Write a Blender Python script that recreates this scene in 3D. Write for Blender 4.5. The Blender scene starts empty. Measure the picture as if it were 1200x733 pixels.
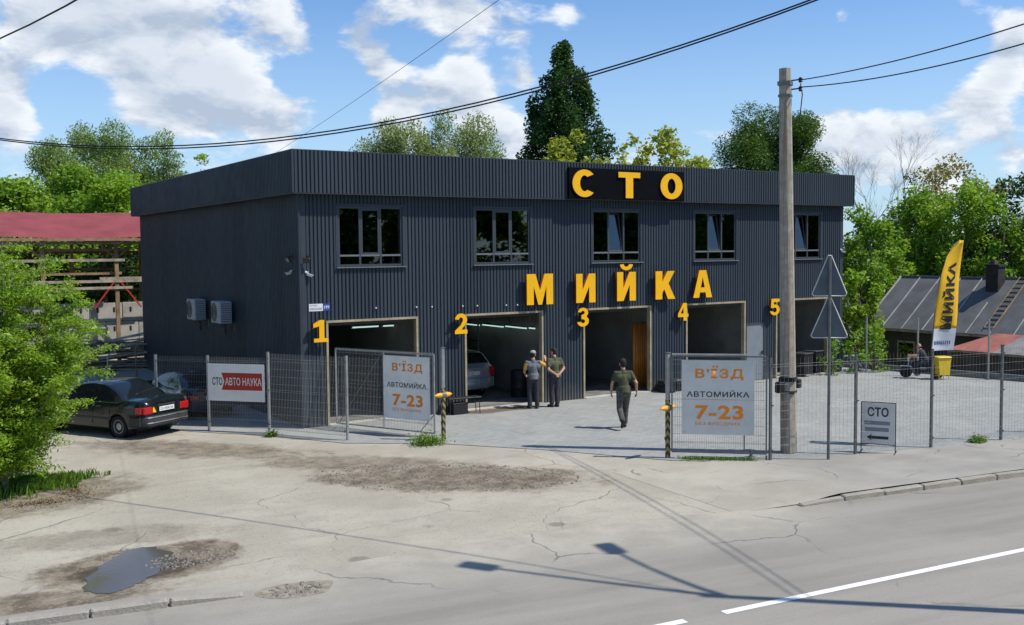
import bpy, bmesh, math, random
import numpy as np
from mathutils import Vector, Matrix

R = math.radians
random.seed(7)
rng = np.random.default_rng(11)
scene = bpy.context.scene
COL = scene.collection

# ------------------------------------------------------------------ camera
CAM = np.array([-10.2209, -26.5618, 4.8])
FPX, PITCH, ROLL, YAW = 1206.58, 0.0602, -0.0094, 0.5686
_fw = np.array([math.sin(YAW)*math.cos(PITCH), math.cos(YAW)*math.cos(PITCH), -math.sin(PITCH)])
_r = np.array([math.cos(YAW), -math.sin(YAW), 0.0]); _u = np.cross(_r, _fw)
_r2 = _r*math.cos(ROLL)+_u*math.sin(ROLL); _u2 = -_r*math.sin(ROLL)+_u*math.cos(ROLL)
cd = bpy.data.cameras.new('camera'); cd.sensor_width = 36; cd.lens = FPX/1200*36
cd.clip_start = 0.1; cd.clip_end = 3000
cam = bpy.data.objects.new('camera', cd); COL.objects.link(cam)
mw = Matrix.Identity(4)
for i in range(3):
    mw[i][0] = _r2[i]; mw[i][1] = _u2[i]; mw[i][2] = -_fw[i]; mw[i][3] = CAM[i]
cam.matrix_world = mw
scene.camera = cam

def ray(x, y): return _fw + _r2*(x-600)/FPX - _u2*(y-366.5)/FPX
def G(x, y, z=0.0):            # pixel of the photograph -> point at height z
    d = ray(x, y); return CAM + d*((z-CAM[2])/d[2])
def PY(x, y, Y): d = ray(x, y); return CAM + d*((Y-CAM[1])/d[1])
def PX(x, y, X): d = ray(x, y); return CAM + d*((X-CAM[0])/d[0])
def PH(x, y, h): d = ray(x, y); return CAM + d*(h/math.hypot(d[0], d[1]))   # at horizontal distance h

# ------------------------------------------------------------------ light
SUN_EL, SUN_AZ = R(55.6), R(-43.0)          # azimuth from +X, anticlockwise
SUN = np.array([math.cos(SUN_EL)*math.cos(SUN_AZ), math.cos(SUN_EL)*math.sin(SUN_AZ), math.sin(SUN_EL)])
sl = bpy.data.lights.new('sun', 'SUN'); sl.energy = 5.0; sl.angle = R(0.53); sl.color = (1.0, 0.95, 0.865)
so = bpy.data.objects.new('sun', sl); COL.objects.link(so)
so.rotation_euler = Vector(SUN).to_track_quat('Z', 'Y').to_euler(); so.location = (30, -30, 50)
scene.view_settings.view_transform = 'Standard'; scene.view_settings.look = 'None'
scene.view_settings.exposure = 0.0; scene.view_settings.gamma = 1.0
scene.view_settings.use_curve_mapping = False

# ------------------------------------------------------------------ node helper
class NT:
    def __init__(s, nt): s.nt = nt
    def n(s, t, **kw):
        nd = s.nt.nodes.new(t)
        for k, v in kw.items(): setattr(nd, k, v)
        return nd
    def set(s, inp, v):
        if isinstance(v, bpy.types.NodeSocket): s.nt.links.new(v, inp)
        else: inp.default_value = v
    def math(s, op, a, b=None, c=None, clamp=False):
        nd = s.n('ShaderNodeMath', operation=op, use_clamp=clamp)
        s.set(nd.inputs[0], a)
        if b is not None: s.set(nd.inputs[1], b)
        if c is not None: s.set(nd.inputs[2], c)
        return nd.outputs[0]
    def vmath(s, op, a, b=None, scale=None):
        nd = s.n('ShaderNodeVectorMath', operation=op)
        s.set(nd.inputs[0], a)
        if b is not None: s.set(nd.inputs[1], b)
        if scale is not None: s.set(nd.inputs['Scale'], scale)
        return nd.outputs['Value'] if op in ('LENGTH', 'DOT_PRODUCT', 'DISTANCE') else nd.outputs['Vector']
    def noise(s, vec, scale=1.0, detail=4.0, rough=0.55, dist=0.0):
        nd = s.n('ShaderNodeTexNoise'); s.set(nd.inputs['Vector'], vec)
        nd.inputs['Scale'].default_value = scale; nd.inputs['Detail'].default_value = detail
        nd.inputs['Roughness'].default_value = rough; nd.inputs['Distortion'].default_value = dist
        return nd.outputs['Fac']
    def ramp(s, v, a, b, lo=0.0, hi=1.0, smooth=True):
        nd = s.n('ShaderNodeMapRange', interpolation_type='SMOOTHSTEP' if smooth else 'LINEAR')
        s.set(nd.inputs['Value'], v); nd.inputs['From Min'].default_value = a; nd.inputs['From Max'].default_value = b
        nd.inputs['To Min'].default_value = lo; nd.inputs['To Max'].default_value = hi
        return nd.outputs['Result']
    def mix(s, f, a, b):
        nd = s.n('ShaderNodeMix', data_type='RGBA'); s.set(nd.inputs[0], f)
        for i, v in ((6, a), (7, b)):
            if isinstance(v, tuple) and len(v) == 3: v = v+(1.0,)
            s.set(nd.inputs[i], v)
        return nd.outputs[2]
    def map(s, vec, loc=(0, 0, 0), rot=(0, 0, 0), sc=(1, 1, 1)):
        nd = s.n('ShaderNodeMapping'); s.set(nd.inputs['Vector'], vec)
        nd.inputs['Location'].default_value = loc; nd.inputs['Rotation'].default_value = rot; nd.inputs['Scale'].default_value = sc
        return nd.outputs[0]

# ------------------------------------------------------------------ world: Nishita sky with cumulus
world = bpy.data.worlds.new('World'); scene.world = world; world.use_nodes = True
wn = NT(world.node_tree); world.node_tree.nodes.clear()
sky = wn.n('ShaderNodeTexSky', sky_type='NISHITA', sun_disc=False, sun_elevation=SUN_EL,
           sun_rotation=R(133), air_density=1.0, dust_density=0.6, ozone_density=2.0, altitude=150)
tc = wn.n('ShaderNodeTexCoord').outputs['Generated']
dirn = wn.vmath('NORMALIZE', tc)
sep = wn.n('ShaderNodeSeparateXYZ'); wn.set(sep.inputs[0], dirn)
def cloud_density(vec):
    sz = wn.n('ShaderNodeSeparateXYZ'); wn.set(sz.inputs[0], vec)
    den = wn.math('ADD', wn.math('MAXIMUM', sz.outputs[2], 0.0), 0.55)
    flat = wn.vmath('DIVIDE', vec, None); fn = flat.node
    comb = wn.n('ShaderNodeCombineXYZ'); 
    for i in range(3): wn.set(comb.inputs[i], den)
    wn.set(fn.inputs[1], comb.outputs[0])
    p = wn.map(flat, sc=(1, 1, 1.55))
    warp = wn.n('ShaderNodeTexNoise'); wn.set(warp.inputs['Vector'], p); warp.inputs['Scale'].default_value = 5.0; warp.inputs['Detail'].default_value = 3
    p2 = wn.vmath('ADD', p, wn.vmath('SCALE', wn.vmath('SUBTRACT', warp.outputs['Color'], (.5, .5, .5)), scale=0.10))
    a = wn.noise(p2, 6.2, 9.0, 0.58)
    b = wn.noise(p2, 22.0, 6.0, 0.6)
    return wn.math('ADD', a, wn.math('MULTIPLY', wn.math('SUBTRACT', b, 0.5), 0.16))
# where the larger clouds and the open blue lie (pixel, radius in pixels, weight)
BLOBS = [(x, y, r, .21) for x, y, r in ((100, 25, 62), (170, 60, 84), (245, 60, 84), (262, 122, 62), (185, 135, 55), (40, 20, 52), (5, 100, 48), (12, 150, 36), (322, 18, 50), (352, 58, 30), (345, 140, 46), (318, 165, 36), (418, 45, 40), (440, 78, 30), (540, 24, 52), (602, 30, 38), (665, 8, 38), (470, 112, 46),
         (540, 104, 48), (572, 134, 40), (612, 88, 30), (602, 168, 38), (455, 152, 42), (822, 172, 38), (768, 178, 34), (872, 152, 38), (950, 150, 48), (1010, 138, 46), (1042, 168, 42), (1000, 202, 52), (1122, 112, 32), (1078, 142, 36), (1152, 142, 36), (1182, 60, 42), (1192, 28, 32), (1168, 92, 32), (1192, 186, 34), (1100, 192, 42), (850, 100, 16), (985, 20, 18))]
BLOBS += [(345, 88, 30, -.20), (74, 116, 32, -.24), (395, 100, 28, -.16), (720, 60, 100, -.26), (860, 60, 120, -.26), (1040, 60, 95, -.24), (700, 130, 45, -.16), (500, 62, 26, -.14), (300, 185, 30, -.08), (905, 110, 30, -.1)]
def blob_field(vec):
    acc = None
    for (px, py, rp, wgt) in BLOBS:
        d = ray(px, py); d = d/np.linalg.norm(d)
        dist = wn.vmath('DISTANCE', vec, tuple(d))
        v = wn.ramp(dist, 0.0, rp*1.25/FPX, wgt, 0.0)
        acc = v if acc is None else wn.math('ADD', acc, v)
    return acc
bf = blob_field(dirn)
d0 = wn.math('ADD', cloud_density(dirn), bf)
up = tuple(np.array([0.012, -0.006, 0.022]))
d1 = wn.math('ADD', cloud_density(wn.vmath('ADD', dirn, up)), bf)
cover = wn.ramp(d0, 0.545, 0.69)
lit = wn.math('ADD', 0.62, wn.math('MULTIPLY', wn.math('SUBTRACT', d0, d1), 5.2), clamp=True)
thick = wn.ramp(d0, 0.66, 0.92, 1.0, 0.55)
lit = wn.math('MULTIPLY', lit, thick)
ccol = wn.mix(lit, (5.6, 6.6, 8.2), (11.0, 11.5, 12.0))
hz = wn.ramp(sep.outputs[2], 0.0, 0.30, 0.60, 0.0)
skyc = wn.mix(1.0, sky.outputs[0], sky.outputs[0])
gain = wn.n('ShaderNodeMix', data_type='RGBA', blend_type='MULTIPLY'); gain.inputs[0].default_value = 1.0
wn.set(gain.inputs[6], sky.outputs[0]); gain.inputs[7].default_value = (0.98, 1.40, 1.86, 1)
skyh = wn.mix(hz, gain.outputs[2], (7.4, 9.6, 11.6))
fin = wn.mix(wn.math('MULTIPLY', cover, 0.96), skyh, ccol)
bg = wn.n('ShaderNodeBackground'); wn.set(bg.inputs[0], fin); bg.inputs[1].default_value = 0.085
wo = wn.n('ShaderNodeOutputWorld'); wn.set(wo.inputs[0], bg.outputs[0])

# ------------------------------------------------------------------ materials
MATS = {}
def M(name, col, rough=0.75, metal=0.0, var=0.12, scale=2.0, bump=0.0, bscale=40.0, spec=0.4, dirt=0.0, dirtcol=(0.12, 0.10, 0.08), coat=0.0):
    if name in MATS: return MATS[name]
    m = bpy.data.materials.new(name); m.use_nodes = True
    t = NT(m.node_tree); bs = m.node_tree.nodes['Principled BSDF']
    co = t.n('ShaderNodeTexCoord').outputs['Object']
    a = tuple(c*(1-var) for c in col); b = tuple(min(1, c*(1+var)) for c in col)
    c = t.mix(t.ramp(t.noise(co, scale, 6, .6), .3, .7), a, b)
    if dirt: c = t.mix(t.math('MULTIPLY', t.ramp(t.noise(co, scale*1.7, 8, .7, .4), .5, .72), dirt), c, dirtcol)
    t.set(bs.inputs['Base Color'], c)
    bs.inputs['Metallic'].default_value = metal; bs.inputs['Specular IOR Level'].default_value = spec
    t.set(bs.inputs['Roughness'], t.ramp(t.noise(co, scale*3, 4), .3, .7, max(.02, rough-.06), min(1, rough+.06)))
    if coat: bs.inputs['Coat Weight'].default_value = coat; bs.inputs['Coat Roughness'].default_value = .04
    if bump:
        bp = t.n('ShaderNodeBump'); bp.inputs['Strength'].default_value = bump; bp.inputs['Distance'].default_value = .02
        t.set(bp.inputs['Height'], t.noise(co, bscale, 5, .6)); t.set(bs.inputs['Normal'], bp.outputs[0])
    MATS[name] = m; return m

def leaf_mat(name, c1, c2, c3=None, trans=0.42):
    m = bpy.data.materials.new(name); m.use_nodes = True; t = NT(m.node_tree); m.node_tree.nodes.clear()
    g = t.n('ShaderNodeNewGeometry')
    co = t.n('ShaderNodeTexCoord').outputs['Object']
    c = t.mix(g.outputs['Random Per Island'], c1, c2)
    c = t.mix(t.ramp(t.noise(co, .45, 3), .4, .65), c, c3 if c3 else c1)
    df = t.n('ShaderNodeBsdfDiffuse'); t.set(df.inputs[0], c)
    tr = t.n('ShaderNodeBsdfTranslucent'); tc_ = t.mix(.5, c, tuple(min(1, x*k) for x, k in zip(c2, (1.5, 1.4, .6)))); t.set(tr.inputs[0], tc_)
    gl = t.n('ShaderNodeBsdfGlossy'); gl.inputs['Roughness'].default_value = .45; gl.inputs[0].default_value = (.8, .8, .8, 1)
    mx = t.n('ShaderNodeMixShader'); mx.inputs[0].default_value = trans; t.set(mx.inputs[1], df.outputs[0]); t.set(mx.inputs[2], tr.outputs[0])
    m2 = t.n('ShaderNodeMixShader'); m2.inputs[0].default_value = .02; t.set(m2.inputs[1], mx.outputs[0]); t.set(m2.inputs[2], gl.outputs[0])
    o = t.n('ShaderNodeOutputMaterial'); t.set(o.inputs[0], m2.outputs[0])
    MATS[name] = m; return m

def glass_mat(name, tint=(.03, .035, .035), trans=.5):
    m = bpy.data.materials.new(name); m.use_nodes = True; t = NT(m.node_tree); m.node_tree.nodes.clear()
    gl = t.n('ShaderNodeBsdfGlossy'); gl.inputs['Roughness'].default_value = .015; gl.inputs[0].default_value = (.95, 1, .98, 1)
    tp = t.n('ShaderNodeBsdfTransparent'); tp.inputs[0].default_value = tint+(1,)
    fr = t.n('ShaderNodeFresnel'); fr.inputs[0].default_value = 1.55
    f = t.math('ADD', fr.outputs[0], .04, clamp=True)
    mx = t.n('ShaderNodeMixShader'); t.set(mx.inputs[0], f); t.set(mx.inputs[1], tp.outputs[0]); t.set(mx.inputs[2], gl.outputs[0])
    o = t.n('ShaderNodeOutputMaterial'); t.set(o.inputs[0], mx.outputs[0])
    MATS[name] = m; return m

def emit_mat(name, col, s):
    m = bpy.data.materials.new(name); m.use_nodes = True; t = NT(m.node_tree); bs = m.node_tree.nodes['Principled BSDF']
    bs.inputs['Emission Color'].default_value = col+(1,); bs.inputs['Emission Strength'].default_value = s
    bs.inputs['Base Color'].default_value = (.8, .8, .8, 1); MATS[name] = m; return m

M('clad', (.045, .058, .071), .55, 0, .05, .8, 0, spec=.12, dirt=.06, dirtcol=(.075, .085, .092))
m = MATS['clad']; t = NT(m.node_tree); bs = m.node_tree.nodes['Principled BSDF']; co = t.n('ShaderNodeTexCoord').outputs['Object']
spx = t.n('ShaderNodeSeparateXYZ'); t.set(spx.inputs[0], co)
wn_c = t.n('ShaderNodeTexWhiteNoise', noise_dimensions='1D'); t.set(wn_c.inputs['W'], t.math('ADD', t.math('FLOOR', t.math('DIVIDE', t.math('ADD', spx.outputs[0], spx.outputs[1]), 1.145)), t.math('MULTIPLY', t.math('FLOOR', t.math('DIVIDE', spx.outputs[2], 6.39)), 37.0)))
c = t.mix(wn_c.outputs['Value'], (.040, .052, .064), (.050, .064, .078))
c = t.mix(t.math('MULTIPLY', t.ramp(t.noise(t.map(co, sc=(9, 9, .22)), 1.0, 6, .65), .52, .72), .30), c, (.085, .095, .10))
spl = t.math('MULTIPLY', t.ramp(t.math('ADD', spx.outputs[2], t.math('MULTIPLY', t.noise(co, 2.5, 6, .7), -.9)), -.45, .25, .55, 0.0), 1.0)
c = t.mix(spl, c, (.15, .14, .12))
t.set(bs.inputs['Base Color'], c)
M('clad_trim', (.047, .060, .073), .5, 0, .08, 2, spec=.15)
M('frame_grey', (.055, .062, .070), .4, 0, .06, 3)
M('frame_sill', (.15, .165, .18), .4, 0, .08, 3)
M('door_trim', (.42, .35, .23), .45, .2, .2, 2.5, dirt=.35, dirtcol=(.16, .15, .14))
M('door_grey', (.20, .23, .25), .5, 0, .08, 2)
M('inner_wall', (.24, .24, .22), .85, 0, .2, .8, .2, 12)
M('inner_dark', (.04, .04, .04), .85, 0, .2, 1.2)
M('inner_beige', (.46, .42, .36), .85, 0, .1, .9)
M('inner_floor', (.20, .19, .17), .6, 0, .35, 1.5, .3, 20)
M('orange_panel', (.55, .19, .03), .55, 0, .12, 2.5)
M('yellow', (.90, .46, .004), .42, 0, .05, 2)
M('flag_yellow', (.72, .42, .015), .7, 0, .06, 3)
M('letter_side', (.16, .035, .01), .5, 0, .2, 3)
M('black_board', (.004, .0045, .006), .6, 0, .2, 2, spec=.05)
M('black', (.015, .015, .016), .55, 0, .2, 4)
M('rubber', (.018, .018, .019), .85, 0, .25, 6, .2, 60)
M('galv', (.38, .39, .39), .45, .55, .18, 5)
M('galv_dark', (.16, .17, .17), .5, .45, .2, 5, dirt=.4, dirtcol=(.12, .09, .07))
M('wire', (.30, .31, .31), .5, .4, .1, 6)
M('wire_dark', (.15, .16, .165), .55, .3, .1, 6)
M('sign_white', (.80, .78, .73), .55, 0, .07, 1.5, dirt=.18, dirtcol=(.38, .37, .34))
M('sign_grey', (.63, .62, .58), .55, 0, .07, 1.5, dirt=.2, dirtcol=(.3, .3, .28))
M('sign_orange', (.84, .25, .008), .5, 0, .08, 3)
M('sign_black', (.02, .02, .022), .5, 0, .1, 3)
M('sign_red', (.42, .035, .025), .5, 0, .08, 2)
M('sign_blue', (.03, .07, .28), .45, 0, .05, 2)
M('sign_bar', (.20, .22, .25), .5, 0, .05, 2)
M('concrete', (.42, .40, .36), .9, 0, .18, 2.2, .5, 35, dirt=.35, dirtcol=(.22, .20, .17))
M('concrete_pole', (.40, .35, .28), .88, 0, .2, 1.2, .4, 40, dirt=.5, dirtcol=(.24, .15, .08))
M('kerb', (.32, .295, .25), .9, 0, .15, 3, .8, 25, dirt=.45, dirtcol=(.20, .18, .15))
M('wood', (.28, .18, .10), .8, 0, .3, 3, .3, 20)
M('wood_grey', (.36, .30, .23), .85, 0, .35, 4, .3, 20)
M('bark', (.10, .085, .065), .95, 0, .3, 4, .8, 12)
M('bark_grey', (.17, .155, .13), .95, 0, .3, 4, .8, 12)
M('red_roof', (.23, .056, .060), .7, 0, .15, .9, .1, 10, spec=.15, dirt=.3, dirtcol=(.20, .09, .08))
M('red_steel', (.45, .04, .03), .5, 0, .1, 3)
M('old_roof', (.115, .118, .118), .9, 0, .2, 1.1, .4, 15, dirt=.4, dirtcol=(.17, .165, .15))
M('roof_batten', (.40, .39, .37), .85, 0, .2, 3)
M('brick_dark', (.12, .085, .065), .9, 0, .3, 1.5, .6, 12, dirt=.5, dirtcol=(.06, .055, .05))
M('plaster_dark', (.085, .07, .06), .9, 0, .25, 1.0, .4, 8)
M('shed_red', (.36, .13, .10), .85, 0, .2, 2)
M('shed_grey', (.24, .23, .22), .9, 0, .2, 2)
M('soot', (.03, .027, .025), .9, 0, .4, 4, .6, 12)
M('skin', (.48, .27, .18), .55, 0, .1, 6)
M('hair', (.022, .016, .012), .8, 0, .3, 20, .4, 60)
M('olive', (.075, .085, .042), .85, 0, .2, 6, .3, 14)
M('olive_dark', (.062, .066, .034), .85, 0, .2, 6, .3, 14)
M('vest_grey', (.125, .135, .15), .8, 0, .15, 6, .3, 14)
M('shirt_yellow', (.65, .36, .03), .8, 0, .1, 6, .3, 14)
M('trouser_dark', (.035, .038, .045), .85, 0, .2, 6, .3, 14)
M('trouser_grey', (.085, .085, .075), .85, 0, .35, 9, .3, 14)
M('cap_grey', (.30, .30, .31), .8, 0, .1, 8)
M('shoe', (.03, .03, .032), .7, 0, .2, 8)
M('sole', (.14, .14, .14), .8, 0, .2, 8)
M('car_dark', (.010, .016, .017), .22, .3, .08, 1, coat=.7, dirt=.25, dirtcol=(.03, .03, .028))
M('car_blue', (.012, .016, .035), .22, .3, .08, 1, coat=.7)
M('car_silver', (.42, .45, .49), .28, .6, .05, 1, coat=.6)
M('car_glass', (.010, .014, .016), .03, 0, .05, 1, spec=.8)
M('car_plastic', (.035, .037, .04), .55, 0, .1, 4)
M('chrome', (.62, .63, .64), .22, .95, .05, 4)
M('rim', (.40, .41, .42), .4, .5, .1, 5)
M('lamp_red', (.42, .012, .012), .2, 0, .1, 6, coat=.6)
M('lamp_white', (.7, .7, .68), .2, 0, .05, 6, coat=.6)
M('plate_white', (.72, .73, .73), .4, 0, .03, 5)
M('haz_yellow', (.80, .52, .03), .45, 0, .05, 5)
M('beacon', (.85, .40, .03), .4, 0, .1, 6)
M('bin_yellow', (.72, .50, .02), .5, 0, .1, 4)
M('ac_white', (.33, .36, .38), .5, 0, .06, 4, dirt=.2, dirtcol=(.2, .2, .2))
M('cam_white', (.72, .72, .70), .4, 0, .04, 6)
M('cable', (.012, .012, .013), .7, 0, .1, 3)
M('tri_back', (.105, .125, .14), .5, .3, .1, 3, dirt=.2, dirtcol=(.14, .14, .13))
M('flag_white', (.55, .58, .62), .8, 0, .06, 4)
M('rock', (.20, .18, .15), .95, 0, .25, 8, .6, 30)
m = bpy.data.materials.new('concrete_pole_streaked'); m.use_nodes = True; t = NT(m.node_tree); bs = m.node_tree.nodes['Principled BSDF']; co = t.n('ShaderNodeTexCoord').outputs['Object']
c = t.mix(t.ramp(t.noise(co, 6, 7, .7), .35, .65), (.30, .27, .22), (.43, .39, .32))
c = t.mix(t.math('MULTIPLY', t.ramp(t.noise(t.map(co, sc=(14, 14, .35)), 1.0, 6, .65), .50, .64), .75), c, (.25, .135, .06))
c = t.mix(t.math('MULTIPLY', t.ramp(t.noise(t.map(co, sc=(20, 20, .6)), 1.0, 5, .6), .55, .68), .5), c, (.16, .14, .115))
t.set(bs.inputs['Base Color'], c); bs.inputs['Roughness'].default_value = .9; bp = t.n('ShaderNodeBump'); bp.inputs['Strength'].default_value = .5; bp.inputs['Distance'].default_value = .01; t.set(bp.inputs['Height'], t.noise(co, 40, 5)); t.set(bs.inputs['Normal'], bp.outputs[0]); MATS['concrete_pole'] = m
glass_mat('glass', (.16, .18, .17)); glass_mat('glass_dark', (.05, .055, .05))
emit_mat('tube', (.62, .95, .88), .75)
leaf_mat('leaf_bright', (0.152, 0.284, 0.022), (0.290, 0.437, 0.043), (0.198, 0.343, 0.029))
leaf_mat('leaf_green', (0.100, 0.220, 0.021), (0.238, 0.386, 0.039), (0.155, 0.299, 0.029))
leaf_mat('leaf_willow', (0.143, 0.224, 0.058), (0.272, 0.373, 0.114), (0.186, 0.283, 0.080))
leaf_mat('leaf_pale', (0.172, 0.239, 0.085), (0.315, 0.389, 0.169), (0.215, 0.283, 0.111))
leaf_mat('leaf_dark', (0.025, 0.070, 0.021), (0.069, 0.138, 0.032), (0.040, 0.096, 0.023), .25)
leaf_mat('leaf_pine', (0.036, 0.090, 0.019), (0.107, 0.195, 0.031), (0.065, 0.135, 0.022), .25)
leaf_mat('leaf_yellow', (0.206, 0.265, 0.034), (0.400, 0.437, 0.072), (0.276, 0.330, 0.042))
leaf_mat('leaf_red', (0.210, 0.163, 0.058), (0.300, 0.260, 0.078), (0.180, 0.260, 0.046))
leaf_mat('grass_blade', (.07, .16, .016), (.17, .28, .04), (.10, .20, .02), .3)
leaf_mat('litter', (.16, .11, .06), (.30, .23, .14), (.20, .15, .09), .1)

def ellipse_mask(t, co, cx, cy, rx, ry, rot, nz, amt=.5, e0=.75, e1=1.15):
    v = t.vmath('SUBTRACT', co, (cx, cy, 0))
    v = t.map(v, rot=(0, 0, -rot)); v = t.vmath('MULTIPLY', v, (1/rx, 1/ry, 0))
    ln = t.math('ADD', t.vmath('LENGTH', v), t.math('MULTIPLY', t.math('SUBTRACT', nz, .5), amt*2))
    return t.ramp(ln, e0, e1, 1.0, 0.0)

def ground_base(name):
    m = bpy.data.materials.new(name); m.use_nodes = True; t = NT(m.node_tree); bs = m.node_tree.nodes['Principled BSDF']
    co = t.n('ShaderNodeNewGeometry').outputs['Position']; MATS[name] = m
    bs.inputs['Specular IOR Level'].default_value = .25
    return m, t, bs, co
def fin_ground(t, bs, c, rough, height, strength=.5, dist=.02):
    t.set(bs.inputs['Base Color'], c); t.set(bs.inputs['Roughness'], rough)
    bp = t.n('ShaderNodeBump'); bp.inputs['Strength'].default_value = strength; bp.inputs['Distance'].default_value = dist
    t.set(bp.inputs['Height'], height); t.set(bs.inputs['Normal'], bp.outputs[0])
def cracks(t, co, scale, width, seed=0.0, dist=.35):
    w = t.n('ShaderNodeTexNoise'); t.set(w.inputs['Vector'], co); w.inputs['Scale'].default_value = 1.3; w.inputs['Detail'].default_value = 5
    p = t.vmath('ADD', t.vmath('ADD', co, (seed, seed*1.7, 0)), t.vmath('SCALE', t.vmath('SUBTRACT', w.outputs['Color'], (.5, .5, .5)), scale=dist*2))
    p = t.vmath('MULTIPLY', p, (1, 1, 0))
    v = t.n('ShaderNodeTexVoronoi', feature='DISTANCE_TO_EDGE'); t.set(v.inputs['Vector'], p); v.inputs['Scale'].default_value = scale
    return t.ramp(v.outputs['Distance'], width*.35, width, 1.0, 0.0)

RD = R(-8.7)
# forecourt: worn concrete/asphalt apron with mud
m, t, bs, co = ground_base('forecourt')
n1 = t.noise(co, .35, 5, .6); n2 = t.noise(co, 1.6, 6, .65); n3 = t.noise(co, 14, 6, .7); n4 = t.noise(co, 70, 3, .6)
c = t.mix(t.ramp(n1, .35, .65), (.335, .305, .242), (.410, .378, .304))
c = t.mix(t.math('MULTIPLY', t.ramp(n2, .48, .66), .6), c, (.315, .290, .236))
c = t.mix(t.math('MULTIPLY', t.ramp(n3, .50, .72), .45), c, (.20, .180, .145))
st = t.noise(t.map(co, rot=(0, 0, -RD), sc=(.22, 1.0, 1)), 1.7, 7, .68)
c = t.mix(t.math('MULTIPLY', t.ramp(st, .52, .68), .42), c, (.265, .242, .198))
c = t.mix(t.math('MULTIPLY', t.ramp(n4, .62, .75), .4), c, (.55, .53, .49))
ck = t.math('MULTIPLY', cracks(t, co, .26, .007, 3.1), t.ramp(n1, .44, .60))
ck2 = t.math('MULTIPLY', cracks(t, co, .60, .012, 8.3), t.ramp(t.noise(co, .28, 3), .56, .66))
ckm = t.math('MAXIMUM', ck, t.math('MULTIPLY', ck2, .8))
c = t.mix(t.math('MULTIPLY', ckm, .5), c, (.13, .115, .09))
nm = t.math('ADD', t.math('MULTIPLY', t.noise(co, .9, 8, .72), .7), t.math('MULTIPLY', t.noise(co, 4.5, 6, .7), .3))
mudcol = t.mix(t.ramp(t.noise(co, 2.2, 7, .72), .36, .62), (.11, .088, .062), (.25, .208, .15))
mudcol = t.mix(t.math('MULTIPLY', t.ramp(t.noise(co, 11, 6, .75), .50, .66), .65), mudcol, (.34, .30, .235))
mudcol = t.mix(t.math('MULTIPLY', t.ramp(t.noise(t.vmath('ADD', co, (7, 3, 0)), 1.3, 6, .7), .54, .62), .6), mudcol, (.095, .074, .05))
mk = ellipse_mask(t, co, 0.30, -7.70, 3.1, 1.30, R(-38), nm, 1.1, .70, 1.12)
mk = t.math('MAXIMUM', mk, t.math('MULTIPLY', ellipse_mask(t, co, -0.7, -5.2, 2.9, .95, R(-42), nm, 1.3, .60, 1.15), .8))
mk = t.math('MAXIMUM', mk, t.math('MULTIPLY', ellipse_mask(t, co, -3.4, -1.2, 3.8, 1.05, R(-50), nm, 1.3, .55, 1.15), .85))
mk = t.math('MAXIMUM', mk, ellipse_mask(t, co, -6.65, -10.25, 1.55, 1.05, R(-8), nm, .75, .80, 1.05))
mk = t.math('MAXIMUM', mk, ellipse_mask(t, co, -5.75, -10.0, .75, .75, 0, nm, .7, .80, 1.05))
mk = t.math('MAXIMUM', mk, t.math('MULTIPLY', ellipse_mask(t, co, -8.6, -11.25, 2.2, .55, R(-8), nm, .8, .7, 1.15), .95))
mk = t.math('MAXIMUM', mk, t.math('MULTIPLY', ellipse_mask(t, co, -6.9, -8.3, 2.6, .8, R(-20), nm, 1.5, .45, 1.0), .5))
mk = t.math('MAXIMUM', mk, t.math('MULTIPLY', ellipse_mask(t, co, -7.2, -4.3, 2.0, 1.6, R(20), nm, .8, .75, 1.15), .85))
mk2 = ellipse_mask(t, co, -6.80, -10.45, 1.05, .62, R(-10), nm, .55, .75, 1.0)
mudcol = t.mix(t.math('MULTIPLY', mk2, .8), mudcol, (.05, .04, .028))
spot = t.n('ShaderNodeTexVoronoi'); t.set(spot.inputs['Vector'], t.vmath('MULTIPLY', t.vmath('ADD', co, t.vmath('SCALE', t.vmath('SUBTRACT', t.n('ShaderNodeTexNoise').outputs['Color'], (.5, .5, .5)), scale=.0)), (1, 1, 0))); spot.inputs['Scale'].default_value = .55
sp_ = t.ramp(t.math('ADD', spot.outputs['Distance'], t.math('MULTIPLY', t.math('SUBTRACT', n3, .5), .14)), .07, .11, .55, 0.0)
c = t.mix(sp_, c, (.13, .115, .09))
c = t.mix(mk, c, mudcol)
h = t.math('SUBTRACT', t.math('ADD', n3, t.math('MULTIPLY', n2, 1.2)), t.math('MULTIPLY', ckm, 1.0))
fin_ground(t, bs, c, t.math('SUBTRACT', .93, t.math('MULTIPLY', mk, .12)), t.math('ADD', h, t.math('MULTIPLY', mk, t.math('MULTIPLY', t.noise(co, 7, 7, .75), 1.6))), .5, .03)

# road asphalt
m, t, bs, co = ground_base('asphalt')
cr = t.map(co, rot=(0, 0, -RD))
n1 = t.noise(co, .30, 5, .6); n3 = t.noise(co, 40, 5, .7); ns = t.noise(t.map(cr, sc=(.10, 1.0, 1)), 1.1, 5, .6)
c = t.mix(t.ramp(ns, .35, .65), (.228, .212, .182), (.288, .270, .236))
c = t.mix(t.math('MULTIPLY', t.ramp(n1, .4, .65), .45), c, (.325, .305, .265))
dl_ = t.vmath('SUBTRACT', co, (4.27, -13.55, 0)); da = t.vmath('DOT_PRODUCT', dl_, (math.cos(RD), math.sin(RD), 0)); dd = t.vmath('DOT_PRODUCT', dl_, (-math.sin(RD), math.cos(RD), 0))
dd = t.math('ADD', dd, t.math('MULTIPLY', t.math('SUBTRACT', t.noise(co, .9, 6, .65), .5), 1.6))
ap = t.math('MULTIPLY', t.ramp(dd, -2.0, .25), t.math('MULTIPLY', t.ramp(da, -13, -9.5), t.ramp(da, -.6, 1.4, 1.0, 0.0)))
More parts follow.
